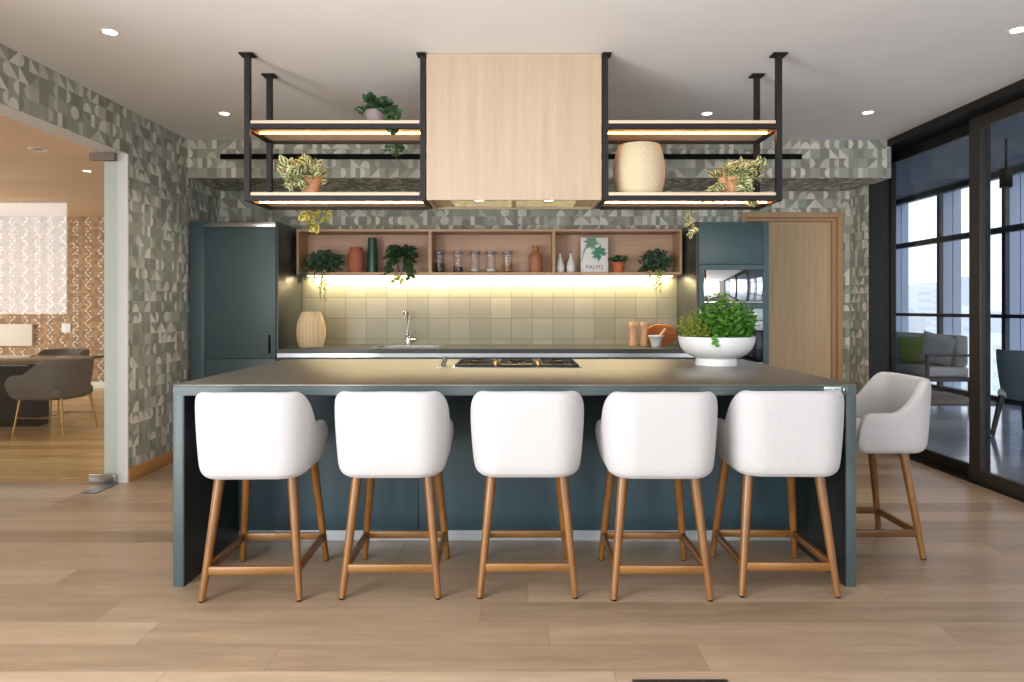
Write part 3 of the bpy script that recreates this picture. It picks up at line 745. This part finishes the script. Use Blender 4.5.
MB().tube([(0, 0, .085), (0, 0, .285), (-.002, -.008, .303), (-.004, -.03, .312), (-.008, -.12, .312), (-.009, -.145, .306), (-.01, -.152, .29), (-.01, -.152, .262)], .0125, 14).build('spout', 'chrome', tp)
MB().rod((.018, 0, .05), (.075, 0, .052), .014, .014, 16).rod((.068, 0, .05), (.072, -.004, .14), .006, .005, 10).build('tap_lever', 'chrome', tp)

# base units under the back worktop
bxs = [-2.003, -1.30, -.62, .06, .74, 1.556]
blabs = ['teal base cabinet at the left end under the back worktop', 'teal base cabinet directly under the sink', 'teal base drawer unit right of the sink', 'teal base drawer unit behind the hob centre', 'teal base cabinet beside the oven cabinet']
for (a_, b_), lb in zip(zip(bxs, bxs[1:]), blabs):
    t = thing('base_cabinet', lb, 'cabinet', ((a_+b_)/2, 5.80, 0), 0, 'base units under the back worktop'); h_ = (b_-a_)/2
    MB().box(-h_, h_, .021, .68, .08, .700).build('carcass', 'teal', t, smooth=False)
    for z0, z1 in ((.085, .46), (.464, .835)): MB().box(-h_+.002, h_-.002, 0, .02, z0, z1, bev=.001).build('drawer_front', 'teal_edge', t)
    MB().box(-h_, h_, .04, .06, 0, .0795).build('plinth', 'plinth_metal', t, smooth=False)
MBs = MB().box(-2.003, 1.556, 5.782, 5.80, .842, .8755); MBs.box(-2.003, 1.556, 5.80, 5.83, .842, .846)
tag(MBs.build('grip_profile', 'alu', smooth=False), 'long pale aluminium grip strip under the edge of the back worktop', 'trim strip')
struct(box(-2.003, 1.556, YB-.012, YB-.0005, .9145, 1.562).build('wall_backsplash', 'backsplash', smooth=False), 'sage square tile backsplash glowing under the shelf light')

# open oak wall shelf
SF = 6.20; SB = YB-.006; Z0, Z1 = 1.563, 1.977
sh = thing('wall_shelf', 'long open oak wall shelf with three bays above the tiles', 'shelf', (0, 0, 0))
X0, X1 = -1.970, 1.530; bt = .022
MB().box(X0, X1, SF, SB, Z0, Z0+bt, bev=.001).build('bottom_board', 'oak_shelf', sh)
MB().box(X0, X1, SF, SB, Z1-bt, Z1, bev=.001).build('top_board', 'oak_shelf', sh)
for x in (X0, -.772, .352, X1-bt):
    MB().box(x, x+(.028 if -1 < x < 1 else bt), SF, SB, Z0+bt, Z1-bt).build('divider', 'oak_frame', sh, smooth=False)
MB().box(X0+bt, X1-bt, SB-.012, SB-.001, Z0+bt, Z1-bt).build('back_panel', 'oak_shelf', sh, smooth=False)
MB().box(X0+.03, X1-.03, SB-.055, SB-.035, Z0-.008, Z0-.0005).build('led_strip', 'led_wall', sh, smooth=False, label='bright light strip under the shelf')
SZ = Z0+bt

def at(px, Y, z): return Vector(((px-VX)*Y/F, Y, z))
def solo(name, lab, cat, loc, group=None): return thing(name, lab, cat, loc, 0, group)
Y1 = 6.33
# terracotta jar
t = solo('terracotta_jar', 'terracotta lidded-look jar with wide neck beside the dark green vase', 'jar', at(356, Y1, SZ))
t['label'] = 'terracotta wide-necked jar beside the dark green vase on the oak shelf'
MB().lathe([(.060, 0), (.066, .01), (.070, .10), (.072, .165), (.066, .195), (.052, .208), (.055, .222), (.061, .228), (.057, .236), (.047, .234), (.045, .215), (.055, .19), (.055, .02), (.001, .01)], n=36).build('jar_body', 'terracotta', t)
t = solo('green_vase', 'tall tapering dark green ribbed vase between the terracotta jar and a trailing plant', 'vase', at(372.5, Y1, SZ))
pr = [(.050, 0)]
for k in range(25): z = .005+k*.0128; r = .052-.014*(z/.32); pr += [(r, z), (r+.0018, z+.006)]
pr += [(.036, .325), (.030, .325), (.030, .30), (.038, .02), (.001, .01)]
MB().lathe(pr, n=32).build('vase_body', 'green_glaze', t)
t = solo('brown_bottle', 'matt brown bottle vase with a short neck at the right of the middle bay', 'vase', at(535.5, Y1, SZ))
MB().lathe([(.058, 0), (.063, .008), (.064, .14), (.058, .165), (.036, .188), (.030, .2), (.030, .245), (.033, .25), (.026, .252), (.024, .2), (.05, .15), (.05, .02), (.001, .01)], n=36).build('bottle_body', 'copper', t)
# glass jars
cont = [('beans', .45, 'dark coffee beans'), ('beans', .25, 'a little dark grain'), ('rice', .12, 'a little white rice'), ('rice', .15, 'a pale powder'), ('nuts', .40, 'brown nuts')]
whr = ['leftmost of the five clear glass jars, half filled with dark beans', 'second from the left of the five clear glass jars', 'middle one of the five clear glass jars', 'second from the right of the five clear glass jars', 'rightmost of the five clear glass jars, holding something brown']
for (px, (mt, fr, _), lb) in zip((439.5, 458, 475, 491, 507.5), cont, whr):
    t = solo('glass_jar', lb, 'jar', at(px, Y1, SZ), 'clear glass jars in the middle bay')
    MB().lathe([(.046, 0), (.048, .004), (.048, .180), (.044, .180), (.044, .010), (.001, .008)], n=32).build('glass_body', 'jar_glass', t)
    MB().lathe([(.040, .012), (.0425, .014), (.0425, .014+.16*fr), (.001, .016+.16*fr)], n=24).build('contents', mt, t)
    MB().lathe([(.049, .178), (.050, .182), (.050, .192), (.046, .196), (.001, .196)], n=32).build('lid', 'sill_metal', t)
    # small white vases
for px, lb in ((560, 'left one of two small white teardrop bottles beside the palm book'), (570.8, 'right one of two small white teardrop bottles beside the palm book')):
    t = solo('cruet_bottle', lb, 'bottle', at(px, Y1-.02, SZ), 'small white cruet bottles')
    MB().lathe([(.030, 0), (.038, .012), (.041, .045), (.035, .085), (.020, .125), (.012, .15), (.010, .172), (.001, .172)], n=32).build('bottle_body', 'white_ceramic', t)
    MB().lathe([(.009, .172), (.010, .185), (.004, .203), (.001, .205)], n=16).build('pourer', 'steel', t)
# book
bk = thing('palm_book', 'white book with green palm leaves on its cover standing upright on the shelf', 'book', at(594.2, 6.36, SZ))
MB().box(-.127, .127, -.012, .012, 0, .330, bev=.001).build('cover', 'paper_white', bk)
MB().box(-.122, .1285, -.009, .009, .003, .327).build('pages', 'rice', bk, smooth=False)
def frond(f, cx, cz, r, a0, a1, n, y):
    for k in range(n):
        a_ = a0+(a1-a0)*k/(n-1); L = r*(.8+.2*math.sin(k*2.3)); w_ = .014
        ex, ez = cx+L*math.cos(a_), cz+L*math.sin(a_); nx, nz_ = -math.sin(a_)*w_, math.cos(a_)*w_
        mx_, mz_ = cx+(ex-cx)*.5, cz+(ez-cz)*.5
        cl = lambda v: (max(-.126, min(.126, v[0])), max(.002, min(.328, v[1])))
        f.prism([cl(q) for q in ((cx, cz), (mx_+nx, mz_+nz_), (ex, ez), (mx_-nx, mz_-nz_))], y-.0001*k, y+.0003-.0001*k)
f = MB(); frond(f, -.03, .285, .085, -2.6, 3.0, 15, -.0130); f.build('cover_leaf', 'palm_green', bk, smooth=False)
f = MB(); frond(f, .045, .185, .088, -.3, 4.9, 19, -.0152); f.build('cover_leaf', 'palm_teal', bk, smooth=False)
f = MB(); f.prism([(-.125, .11), (-.118, .11), (-.075, .24), (-.08, .245)], -.0128, -.0122); f.prism([(-.122, .17), (-.116, .17), (-.07, .255), (-.074, .26)], -.0128, -.0122); f.build('cover_stalk', 'palm_teal', bk, smooth=False)
cu = bpy.data.curves.new('title', 'FONT'); cu.body = 'PALMS'; cu.size = .05; cu.align_x = 'CENTER'; cu.extrude = .0003; cu.space_character = 1.15; cu.materials.append(M['ink'])
tt = bpy.data.objects.new('title_curve', cu); COL.objects.link(tt); bpy.context.view_layer.update()
tm = bpy.data.meshes.new_from_object(tt); bpy.data.objects.remove(tt)
to = bpy.data.objects.new('title', tm); COL.objects.link(to); to.parent = bk; to.location = (0, -.0125, .040); to.rotation_euler = (PI/2, 0, 0)

# plants
def strand(f, st, p, d, L, n, leafL, leafW, rr, grav=1.0, wob=.25, up=Vector((0, 0, 1)), fl=None):
    pts = [p.copy()]; v = d.normalized(); step = L/n
    for k in range(n):
        v = (v + Vector((rr.uniform(-wob, wob), rr.uniform(-wob, wob), rr.uniform(-wob, wob))) + Vector((0, 0, -grav*.35))).normalized()
        q = pts[-1]+v*step
        if fl is not None: q = fl(q, pts[-1])
        pts.append(q)
        t = (k+1)/n
        for s_ in range(2):
            dd = (v*.6+Vector((rr.uniform(-1, 1), rr.uniform(-1, 1), rr.uniform(-.3, .8)))).normalized()
            s2 = rr.uniform(.7, 1.15)
            f.leaf(q, dd, (up*.5+Vector((rr.uniform(-.5, .5), rr.uniform(-1.6, 0), 0))), leafL*s2, leafW*s2, .2, .3)
    st.tube(pts, .0018, 5)
def plant(name, lab, loc, pot, potmat, low, seed, bush, trails, off=(0, 0)):
    """bush: list of (matkey, n, reach, height, leafL, leafW) ; trails: (mat, n, length, dir, spread, leafL, leafW, start)"""
    t = thing(name, lab, 'potted plant', loc); rr = random.Random(seed)
    if pot:
        MB().lathe(pot, n=36).build('pot', potmat, t)
    top = max(z for _, z in pot); rad = max(r for r, _ in pot)*.8
    MB().lathe([(rad*.85, top-.02), (rad*.9, top-.012), (.001, top-.008)], n=20).build('soil', 'soil', t)
    base = Vector((0, 0, top-.01))
    for mt, n, reach, hgt, lL, lW in bush:
        f = MB(); st = MB()
        for i in range(n):
            a_ = rr.uniform(0, 2*PI); q = rr.uniform(.1, 1)
            d_ = Vector((math.cos(a_)*reach*q, math.sin(a_)*min(reach, .11)*q, hgt*rr.uniform(low if low is not None else .35, 1)*(1-.4*q)))
            d_ += Vector((off[0]*rr.random(), off[1]*rr.random(), 0))
            p = base+Vector((math.cos(a_)*rad*.6*q, math.sin(a_)*rad*.6*q, 0)); L = d_.length
            pts = [p+d_*k/4+Vector((0, 0, .15*L*math.sin(PI*k/4))) for k in range(5)]
            st.tube(pts, .0014, 4)
            for k in range(1, 5):
                for s_ in range(2):
                    dd = Vector((rr.uniform(-1, 1), rr.uniform(-1, .6), rr.uniform(-.2, 1)))+d_.normalized()*.7
                    s2 = rr.uniform(.75, 1.15)
                    f.leaf(pts[k], dd, Vector((rr.uniform(-.7, .7), rr.uniform(-1.8, .1), .7)), lL*s2, lW*s2*1.1, .25, .35)
        fo = f.build('foliage', mt, t); st.build('stems', 'stem', fo)
    for mt, n, L, d_, sp, lL, lW, s0 in trails:
        for i in range(n):
            f = MB(); st = MB()
            s = Vector(s0)+Vector((rr.uniform(-sp, sp), rr.uniform(-.01, .01), 0))
            strand(f, st, s, Vector(d_)+Vector((rr.uniform(-.3, .3), 0, 0)), L*rr.uniform(.6, 1), max(4, int(L/.026)), lL, lW, rr, 1.2, .22)
            fo = f.build('trailing_vine', mt, t); st.build('vine_stem', 'stem', fo)
    return t
# on the oak shelf
plant('trailing_plant', 'bushy blue-green trailing plant at the left end of the oak shelf', at(325, 6.30, SZ), [(.035, 0), (.05, .05), (.055, .07), (.048, .068), (.04, .03), (.001, .02)], 'taupe_pot', -.45, 21,
      [('leaf_blue', 100, .16, .165, .036, .026), ('leaf_dark', 50, .15, .13, .034, .024)],
      [('leaf_blue', 5, .17, (-.9, -.4, .1), .06, .028, .02, (-.10, -.12, .035)), ('leaf_yellow', 3, .32, (0, -.3, -1), .025, .026, .016, (.02, -.125, .03)), ('leaf_yellow', 3, .12, (0, -.3, -1), .06, .022, .015, (-.03, -.12, .03))])
plant('trailing_plant', 'dark leafy plant in a grey conical pot right of the green vase', at(401.5, 6.30, SZ), [(.022, 0), (.040, .10), (.048, .15), (.042, .148), (.034, .09), (.001, .06)], 'taupe_pot', -.5, 22,
      [('leaf_dark', 55, .125, .12, .046, .034)],
      [('leaf_dark', 5, .18, (-.8, -.4, .1), .03, .045, .032, (-.05, -.06, .11)), ('leaf_dark', 4, .18, (.5, -.5, .1), .02, .048, .034, (.04, -.06, .10)), ('leaf_yellow', 2, .14, (0, -.2, -1), .03, .045, .032, (-.01, -.13, .0))])
plant('succulent_pot', 'small green plant in a bright terracotta pot right of the palm book', at(618.6, 6.32, SZ), [(.045, 0), (.056, .085), (.060, .087), (.060, .098), (.052, .098), (.046, .05), (.001, .04)], 'orange_pot', None, 23,
      [('leaf_dark', 34, .055, .07, .030, .016)], [])
plant('trailing_plant', 'bushy trailing plant with pale hanging vines at the right end of the oak shelf', at(655.5, 6.30, SZ), [(.035, 0), (.05, .05), (.055, .07), (.048, .068), (.04, .03), (.001, .02)], 'taupe_pot', -.45, 24,
      [('leaf_blue', 100, .135, .16, .036, .026), ('leaf_dark', 50, .125, .13, .034, .024)],
      [('leaf_yellow', 3, .26, (0, -.3, -1), .03, .024, .015, (.02, -.125, .03)), ('leaf_yellow', 4, .10, (0, -.3, -1), .11, .022, .015, (.0, -.12, .03))])
# on the hanging shelves
HZ1, HZ2 = 2.3225, 1.9155
plant('trailing_plant', 'dark round-leaved plant in a grey pot on the top left hanging board', at(377, 4.02, HZ1), [(.058, 0), (.062, .02), (.068, .085), (.068, .092), (.061, .092), (.056, .03), (.001, .02)], 'grey_pot', .3, 31,
      [('leaf_dark', 9, .12, .09, .055, .036)],
      [('leaf_dark', 2, .17, (1, -.3, .6), .01, .05, .036, (.04, -.03, .09)), ('leaf_dark', 2, .10, (-1, -.2, .7), .01, .045, .028, (-.03, 0, .09)), ('leaf_dark', 2, .14, (.6, -.6, .2), .01, .055, .04, (.04, -.05, .08)),
       ('leaf_dark', 4, .13, (-.4, .1, -1), .06, .04, .026, (.085, .232, .0))])
plant('variegated_plant', 'cream and green variegated plant in a terracotta pot on the lower left hanging board', at(310, 4.06, HZ2), [(.038, 0), (.042, .01), (.070, .12), (.064, .12), (.04, .04), (.001, .03)], 'terracotta_pale', -.4, 32,
      [('leaf_var', 34, .085, .12, .060, .028)],
      [('leaf_var', 6, .12, (-.6, -.8, .1), .03, .055, .030, (-.03, -.06, .12)), ('leaf_yellow', 4, .17, (.2, .1, -1), .09, .045, .034, (-.01, .20, .0)), ('leaf_yellow', 2, .10, (-1, .1, -.4), .02, .055, .045, (-.04, .20, -.01))], (-.06, -.06))
plant('variegated_plant', 'cream and green variegated plant in a terracotta pot on the lower right hanging board', at(730, 4.06, HZ2), [(.038, 0), (.042, .01), (.068, .115), (.062, .115), (.04, .04), (.001, .03)], 'terracotta_pale', -.4, 33,
      [('leaf_var', 34, .10, .11, .060, .028)],
      [('leaf_var', 5, .19, (.9, -.5, .2), .03, .055, .026, (.03, -.05, .10)), ('leaf_var', 3, .20, (-1, -.3, .1), .01, .050, .024, (-.05, -.05, .08)), ('leaf_var', 2, .20, (-.2, .0, -1), .02, .05, .024, (-.18, .205, -.0))], (.08, -.06))
# woven vessels
def woven(loc, H, R, mat, lab, nm, top):
    t = thing(nm, lab, 'vase', loc)
    pr = [(R*.72, 0), (R*.80, .004), (R*.90, H*.12), (R*.985, H*.32), (R, H*.5), (R*(.97 if top > .8 else .93), H*.7), (R*(.90 if top > .8 else .80), H*.86), (R*top, H*.97), (R*top*.96, H), (R*top*.90, H*.985), (R*.6, H*.6), (R*.6, .03), (.001, .02)]
    MB().lathe(pr, n=48).build('woven_body', mat, t)
    f = MB(); rr_ = R*top*.95; f.tube([(rr_*math.cos(2*PI*k/40), rr_*math.sin(2*PI*k/40), H) for k in range(41)], .004, 6); f.build('rim', mat, t)
woven(at(639, 4.03, HZ2), .295, .152, 'woven_cream', 'large cream woven vessel on the lower right hanging board beside the hood', 'woven_vase', .84)
woven(at(311, 6.0, .9145), .31, .127, 'woven_straw', 'straw woven vessel on the back worktop beside the fridge cabinet', 'woven_vase', .68)
# grinders, mortar, board
for px, lb in ((633.5, 'left one of the pair of pale wooden pepper mills on the back worktop'), (644.2, 'right one of the pair of pale wooden pepper mills, next to the mortar')):
    t = solo('pepper_mill', lb, 'pepper mill', at(px, 6.22, .9145), 'pepper mills on the back worktop')
    MB().lathe([(.034, 0), (.036, .005), (.034, .05), (.028, .09), (.027, .12), (.034, .165), (.034, .17), (.001, .17)], n=28).build('mill_body', 'beech', t)
    MB().lathe([(.031, .172), (.037, .176), (.037, .205), (.030, .214), (.001, .216)], n=28).build('mill_head', 'beech', t)
mo = solo('mortar', 'small white mortar standing in front of the round wooden board', 'mortar', at(656, 6.12, .9145))
MB().lathe([(.036, 0), (.038, .006), (.046, .04), (.064, .085), (.072, .090), (.072, .102), (.064, .102), (.05, .06), (.02, .03), (.001, .028)], n=32).build('mortar_bowl', 'white_ceramic', mo)
pe = solo('pestle', 'pale wooden pestle leaning in the white mortar', 'pestle', at(656, 6.12, .9145))
MB().tube([(0, 0, .048), (.04, 0, .098), (.072, 0, .142), (.086, 0, .160)], .011, 12, .014).build('pestle_body', 'beech', pe)
bo = thing('round_board', 'reddish striped round wooden board leaning on the tiles behind the mortar', 'board', at(660.5, 6.42, .916))
bo.rotation_euler = (math.radians(8), 0, 0)
f = MB(); pts = []
for k in range(48):
    a_ = 2*PI*k/48; c_, s_ = math.cos(a_), math.sin(a_)
    pts.append((.138*abs(c_)**.8*(1 if c_ > 0 else -1), .098+.097*abs(s_)**.8*(1 if s_ > 0 else -1)))
f.prism(pts, -.022, .0); f.build('board_body', 'board_wood', bo, bev=.004)
f = MB(); f.prism([(p[0]*.80, .098+(p[1]-.098)*.76) for p in pts], -.024, -.0221); f.build('board_inlay', 'board_wood', bo)

# ------------------------------------------------------------------ ceiling lights
dl = [(110, 32, 'downlight in the ceiling at the upper left, nearest the camera'), (224.5, 113.5, 'downlight in the ceiling above the fridge cabinet'), (707, 113.5, 'downlight in the ceiling above the right hanging shelf'),
      (868, 112.5, 'downlight in the ceiling in front of the oak door'), (1018, 30, 'downlight in the ceiling at the upper right edge'), (87, 171, 'downlight in the ceiling of the next room')]
for px, py, lb in dl:
    Y = (HC-EYE)*F/(VY-py); t = thing('ceiling_downlight', lb, 'downlight', ((px-VX)*Y/F, Y, HC), 0, 'recessed downlights')
    MB().lathe([(.034, -.001), (.046, -.004), (.048, -.0005), (.034, -.0005)], n=28).build('trim_ring', 'white_paint', t)
    MB().lathe([(.001, -.002), (.034, -.002), (.034, -.0006), (.001, -.0006)], n=28).build('lamp', 'downlight', t)
    if px in (110, 224.5, 707, 868, 1018, 87):
        L = bpy.data.lights.new('downlight', 'SPOT'); L.energy = 32; L.color = (1, .86, .70); L.spot_size = 1.9; L.spot_blend = .8; L.shadow_soft_size = .04
        o = bpy.data.objects.new('downlight_lamp', L); COL.objects.link(o); o.location = ((px-VX)*Y/F, Y, HC-.02)
vt = thing('ceiling_vent', 'small round air vent in the ceiling of the next room', 'vent', ((38-VX)*6.19/F, 6.19, HC))
MB().lathe([(.05, -.001), (.075, -.006), (.078, -.0005), (.05, -.0005)], n=24).build('vent_ring', 'white_paint', vt)
MB().lathe([(.001, -.004), (.045, -.004), (.045, -.0005), (.001, -.0005)], n=24).build('vent_plate', 'sill_metal', vt)

# ------------------------------------------------------------------ next room furniture
tb = thing('dining_table', 'black glossy dining table beyond the glass door', 'table', (-6.1, 7.35, 0))
MB().box(-1.35, 1.38, -.72, .55, .685, .715, bev=.012).build('tabletop', 'table_black', tb)
MB().box(-.6, 1.03, -.10, .12, 0, .685, bev=.01).build('pedestal', 'black', tb)
def tub_top(s): return .745-.15*sm((s-.50)/.30)
def tub_chair(loc, rz, lab, mat, legm, nm, top=tub_top, zb=.34, metal=True):
    t = thing(nm, lab, 'chair', loc, rz)
    shell_grid(.30, -.31, .32, .24, top, zb, .04, .045, 44, nose=.10).build('back_shell', mat, t, subsurf=1)
    MB().box(-.245, .245, -.24, .30, zb+.01, .46, bev=.04, seg=4).build('seat_cushion', mat if metal else 'sofa_light', t)
    for sx in (-1, 1):
        for sy in (-1, 1):
            a_ = Vector((sx*.20, sy*.22, zb+.03)); b_ = Vector((sx*.235, sy*.27 if metal else sy*.33, 0))
            MB().rod(b_, a_, .008 if metal else .022, .011 if metal else .028, 10).build('leg', legm, t)
    if metal:
        for sx in (-1, 1): MB().rod((sx*.222, -.25, .16), (sx*.222, .25, .16), .005).build('stretcher', legm, t)
        MB().rod((-.222, 0, .16), (.222, 0, .16), .005).build('stretcher', legm, t)
    return t
tub_chair((-4.70, 7.02, 0), math.radians(84), 'dark taupe tub chair on brass legs at the end of the black table', 'taupe', 'brass', 'dining_chair')
tub_chair((-5.60, 8.40, 0), math.radians(172), 'taupe tub chair on the far side of the black table', 'taupe', 'brass', 'dining_chair')
tub_chair((-5.62, 6.45, 0), math.radians(0), 'taupe tub chair cut by the left picture edge, in front of the black table', 'taupe', 'brass', 'dining_chair')
# socket plate on the brown wall
tag(MB().box(*(lambda p: (p.x-.07, p.x+.07, 10.752, 10.76, p.z-.07, p.z+.07))(P(66, 328, 10.75)), bev=.002).build('wall_switch', 'white_paint'), 'small pale square switch plate on the brown patterned wall', 'switch')
tag(MB().box(-8.9, (32-VX)*10.7/F, 10.70, 10.76, P(0, 346, 10.7).z, P(0, 324, 10.7).z, bev=.004).build('reflection_slab', 'white_wall'), 'pale slab standing in for a reflection, low on the brown patterned wall at the left edge', 'panel')  # pale slab put in place of a glass reflection

# ------------------------------------------------------------------ terrace furniture
sf = thing('terrace_sofa', 'grey outdoor sofa with metal arm behind the sliding glass', 'sofa', (6.13, 9.5, .0125), 0)
f = MB(); f.box(-.38, .27, 0, 2.4, .22, .28)
for x in (-.36, .23):
    for y in (.03, 1.2, 2.33): f.box(x, x+.04, y, y+.04, 0, .22)
f.build('sofa_frame', 'sofa_frame', sf, bev=.004)
f = MB(); f.box(-.38, -.34, 0, .04, .22, .60); f.box(.24, .27, 0, .04, .22, .60); f.box(-.38, .27, 0, .06, .57, .60); f.build('armrest', 'sofa_frame', sf, bev=.004)
for y in (.07, 1.24): MB().box(-.37, .26, y, y+1.15, .28, .42, bev=.03, seg=3).build('seat_cushion', 'sofa_light', sf)
for y in (.07, .85, 1.63): MB().box(.06, .26, y, y+.76, .42, .86, bev=.05, seg=3).build('back_cushion', 'sofa_grey', sf)
def pillow(loc, mat, lab, rot, s=.44, grp=None):
    t = MB(); n = 14; rg = []
    top, bot = [], []
    bm = t.bm; V = {}
    for sgn in (1, -1):
        for i in range(n+1):
            for j in range(n+1):
                u, v = i/n*2-1, j/n*2-1
                h = .075*((1-u**4)*(1-v**4))**.6
                k = 1-.07*(1-abs(u*v))*0-.05*((1-u*u)*(abs(v)**6)+(1-v*v)*(abs(u)**6))
                if sgn < 0 and (i in (0, n) or j in (0, n)): V[sgn, i, j] = V[1, i, j]; continue
                V[sgn, i, j] = bm.verts.new((u*s/2*k, sgn*h, v*s/2*k))
        for i in range(n):
            for j in range(n):
                q = (V[sgn, i, j], V[sgn, i+1, j], V[sgn, i+1, j+1], V[sgn, i, j+1]); bm.faces.new(q if sgn > 0 else q[::-1])
    o = t.build('throw_cushion', mat); o.location = loc; o.rotation_euler = rot; return tag(o, lab, 'cushion', grp)
g_ = 'throw cushions on the terrace sofa'
pillow((6.10, 9.80, .665), 'cushion_grey', 'grey patterned throw cushion nearest the arm of the terrace sofa', (math.radians(10), math.radians(12), math.radians(-48)), .46, g_)
pillow((5.98, 10.22, .635), 'cushion_green', 'green throw cushion beside the patterned one on the terrace sofa', (math.radians(12), math.radians(-4), math.radians(-55)), .40, g_)
pillow((6.06, 10.55, .665), 'cushion_grey', 'pale grey throw cushion behind the green one on the terrace sofa', (math.radians(8), math.radians(6), math.radians(-58)), .44, g_)
pillow((5.98, 10.95, .635), 'cushion_green', 'green throw cushion farthest along the terrace sofa', (math.radians(12), math.radians(3), math.radians(-58)), .42, g_)
tag(MB().box(4.9, 6.35, 8.9, 12.5, 0, .012, bev=.003).build('floor_band', 'floor_band'), 'flat taupe band under the terrace sofa', 'floor_band')  # flat taupe band laid on the terrace floor
tub_chair((5.14, 6.72, 0), math.radians(-60), 'dark teal tub chair with pale seat on the terrace at the right edge', 'terrace_teal', 'dark_wood', 'terrace_chair', lambda s: .85-.14*sm((s-.45)/.35), .36, False)
tl = thing('spot_lamp', 'small black cylinder lamp under the terrace ceiling at the right', 'lamp', (5.35, 7.42, 3.1))
MB().rod((0, 0, 0), (0, 0, -.33), .012).build('lamp_stem', 'black', tl)
MB().rod((0, 0, -.33), (0, 0, -.53), .06, .06, 24).build('lamp_head', 'black', tl)
tag(MB().box(.40, .72, 2.16, 2.305, 0, .008, bev=.002).build('floor_mat', 'frame_brown'), 'dark flat mat edge on the floor at the bottom of the picture', 'mat')

# ------------------------------------------------------------------ light
def area(name, loc, rot, sx, sy, power, col=(1, 1, 1)):
    L = bpy.data.lights.new(name, 'AREA'); L.shape = 'RECTANGLE'; L.size = sx; L.size_y = sy; L.energy = power; L.color = col
    o = bpy.data.objects.new(name, L); COL.objects.link(o); o.location = loc; o.rotation_euler = rot; return o
area('daylight_rear_left', (-1.6, YR-.16, 1.28), (PI/2, 0, 0), 1.7, 2.5, 70, (1, .985, .97))
area('daylight_rear_right', (1.75, YR-.16, 1.28), (PI/2, 0, 0), 2.0, 2.5, 88, (.97, .985, 1))
area('fill_left', (-2.93, -.4, 1.28), (0, -PI/2, 0), 2.5, 3.4, 440, (.98, .985, 1))  # lamp added to lift ceiling and floor from the left
area('daylight_next_room', (-6.75, 1.82, 1.83), (PI/2, 0, 0), 3.3, 1.37, 78, (.93, .97, 1))
area('fill_next_left', (-9.1, 7.2, 1.28), (0, -PI/2, 0), 2.5, 5.5, 155, (1, .88, .76))  # warm lamp added to brighten the next room
# warm light strips
area('strip_wall', (-.22, SB-.045, Z0-.012), (0, 0, 0), 3.4, .02, 34, (1, .80, .48))

W = bpy.data.worlds.new('sky'); sc.world = W; W.use_nodes = True
bg = W.node_tree.nodes['Background']; bg.inputs[0].default_value = (.90, .94, 1, 1); bg.inputs[1].default_value = 2.2

cam = bpy.data.cameras.new('camera'); co = bpy.data.objects.new('camera', cam); COL.objects.link(co)
co.location = (0, 0, EYE); co.rotation_euler = (PI/2, 0, 0); cam.sensor_width = 36; cam.lens = 36*F/1024
cam.shift_x = (512-VX)/1024; cam.shift_y = -(341-VY)/1024; cam.clip_end = 9000; cam.clip_start = .05
sc.camera = co
sc.view_settings.view_transform = 'Standard'; sc.view_settings.look = 'None'; sc.view_settings.gamma = 1; sc.view_settings.exposure = 0
sc.view_settings.use_curve_mapping = False
sc.cycles.use_denoising = True; sc.cycles.max_bounces = 10; sc.cycles.transparent_max_bounces = 16
sc.cycles.caustics_reflective = False; sc.cycles.caustics_refractive = False; sc.cycles.sample_clamp_indirect = 6
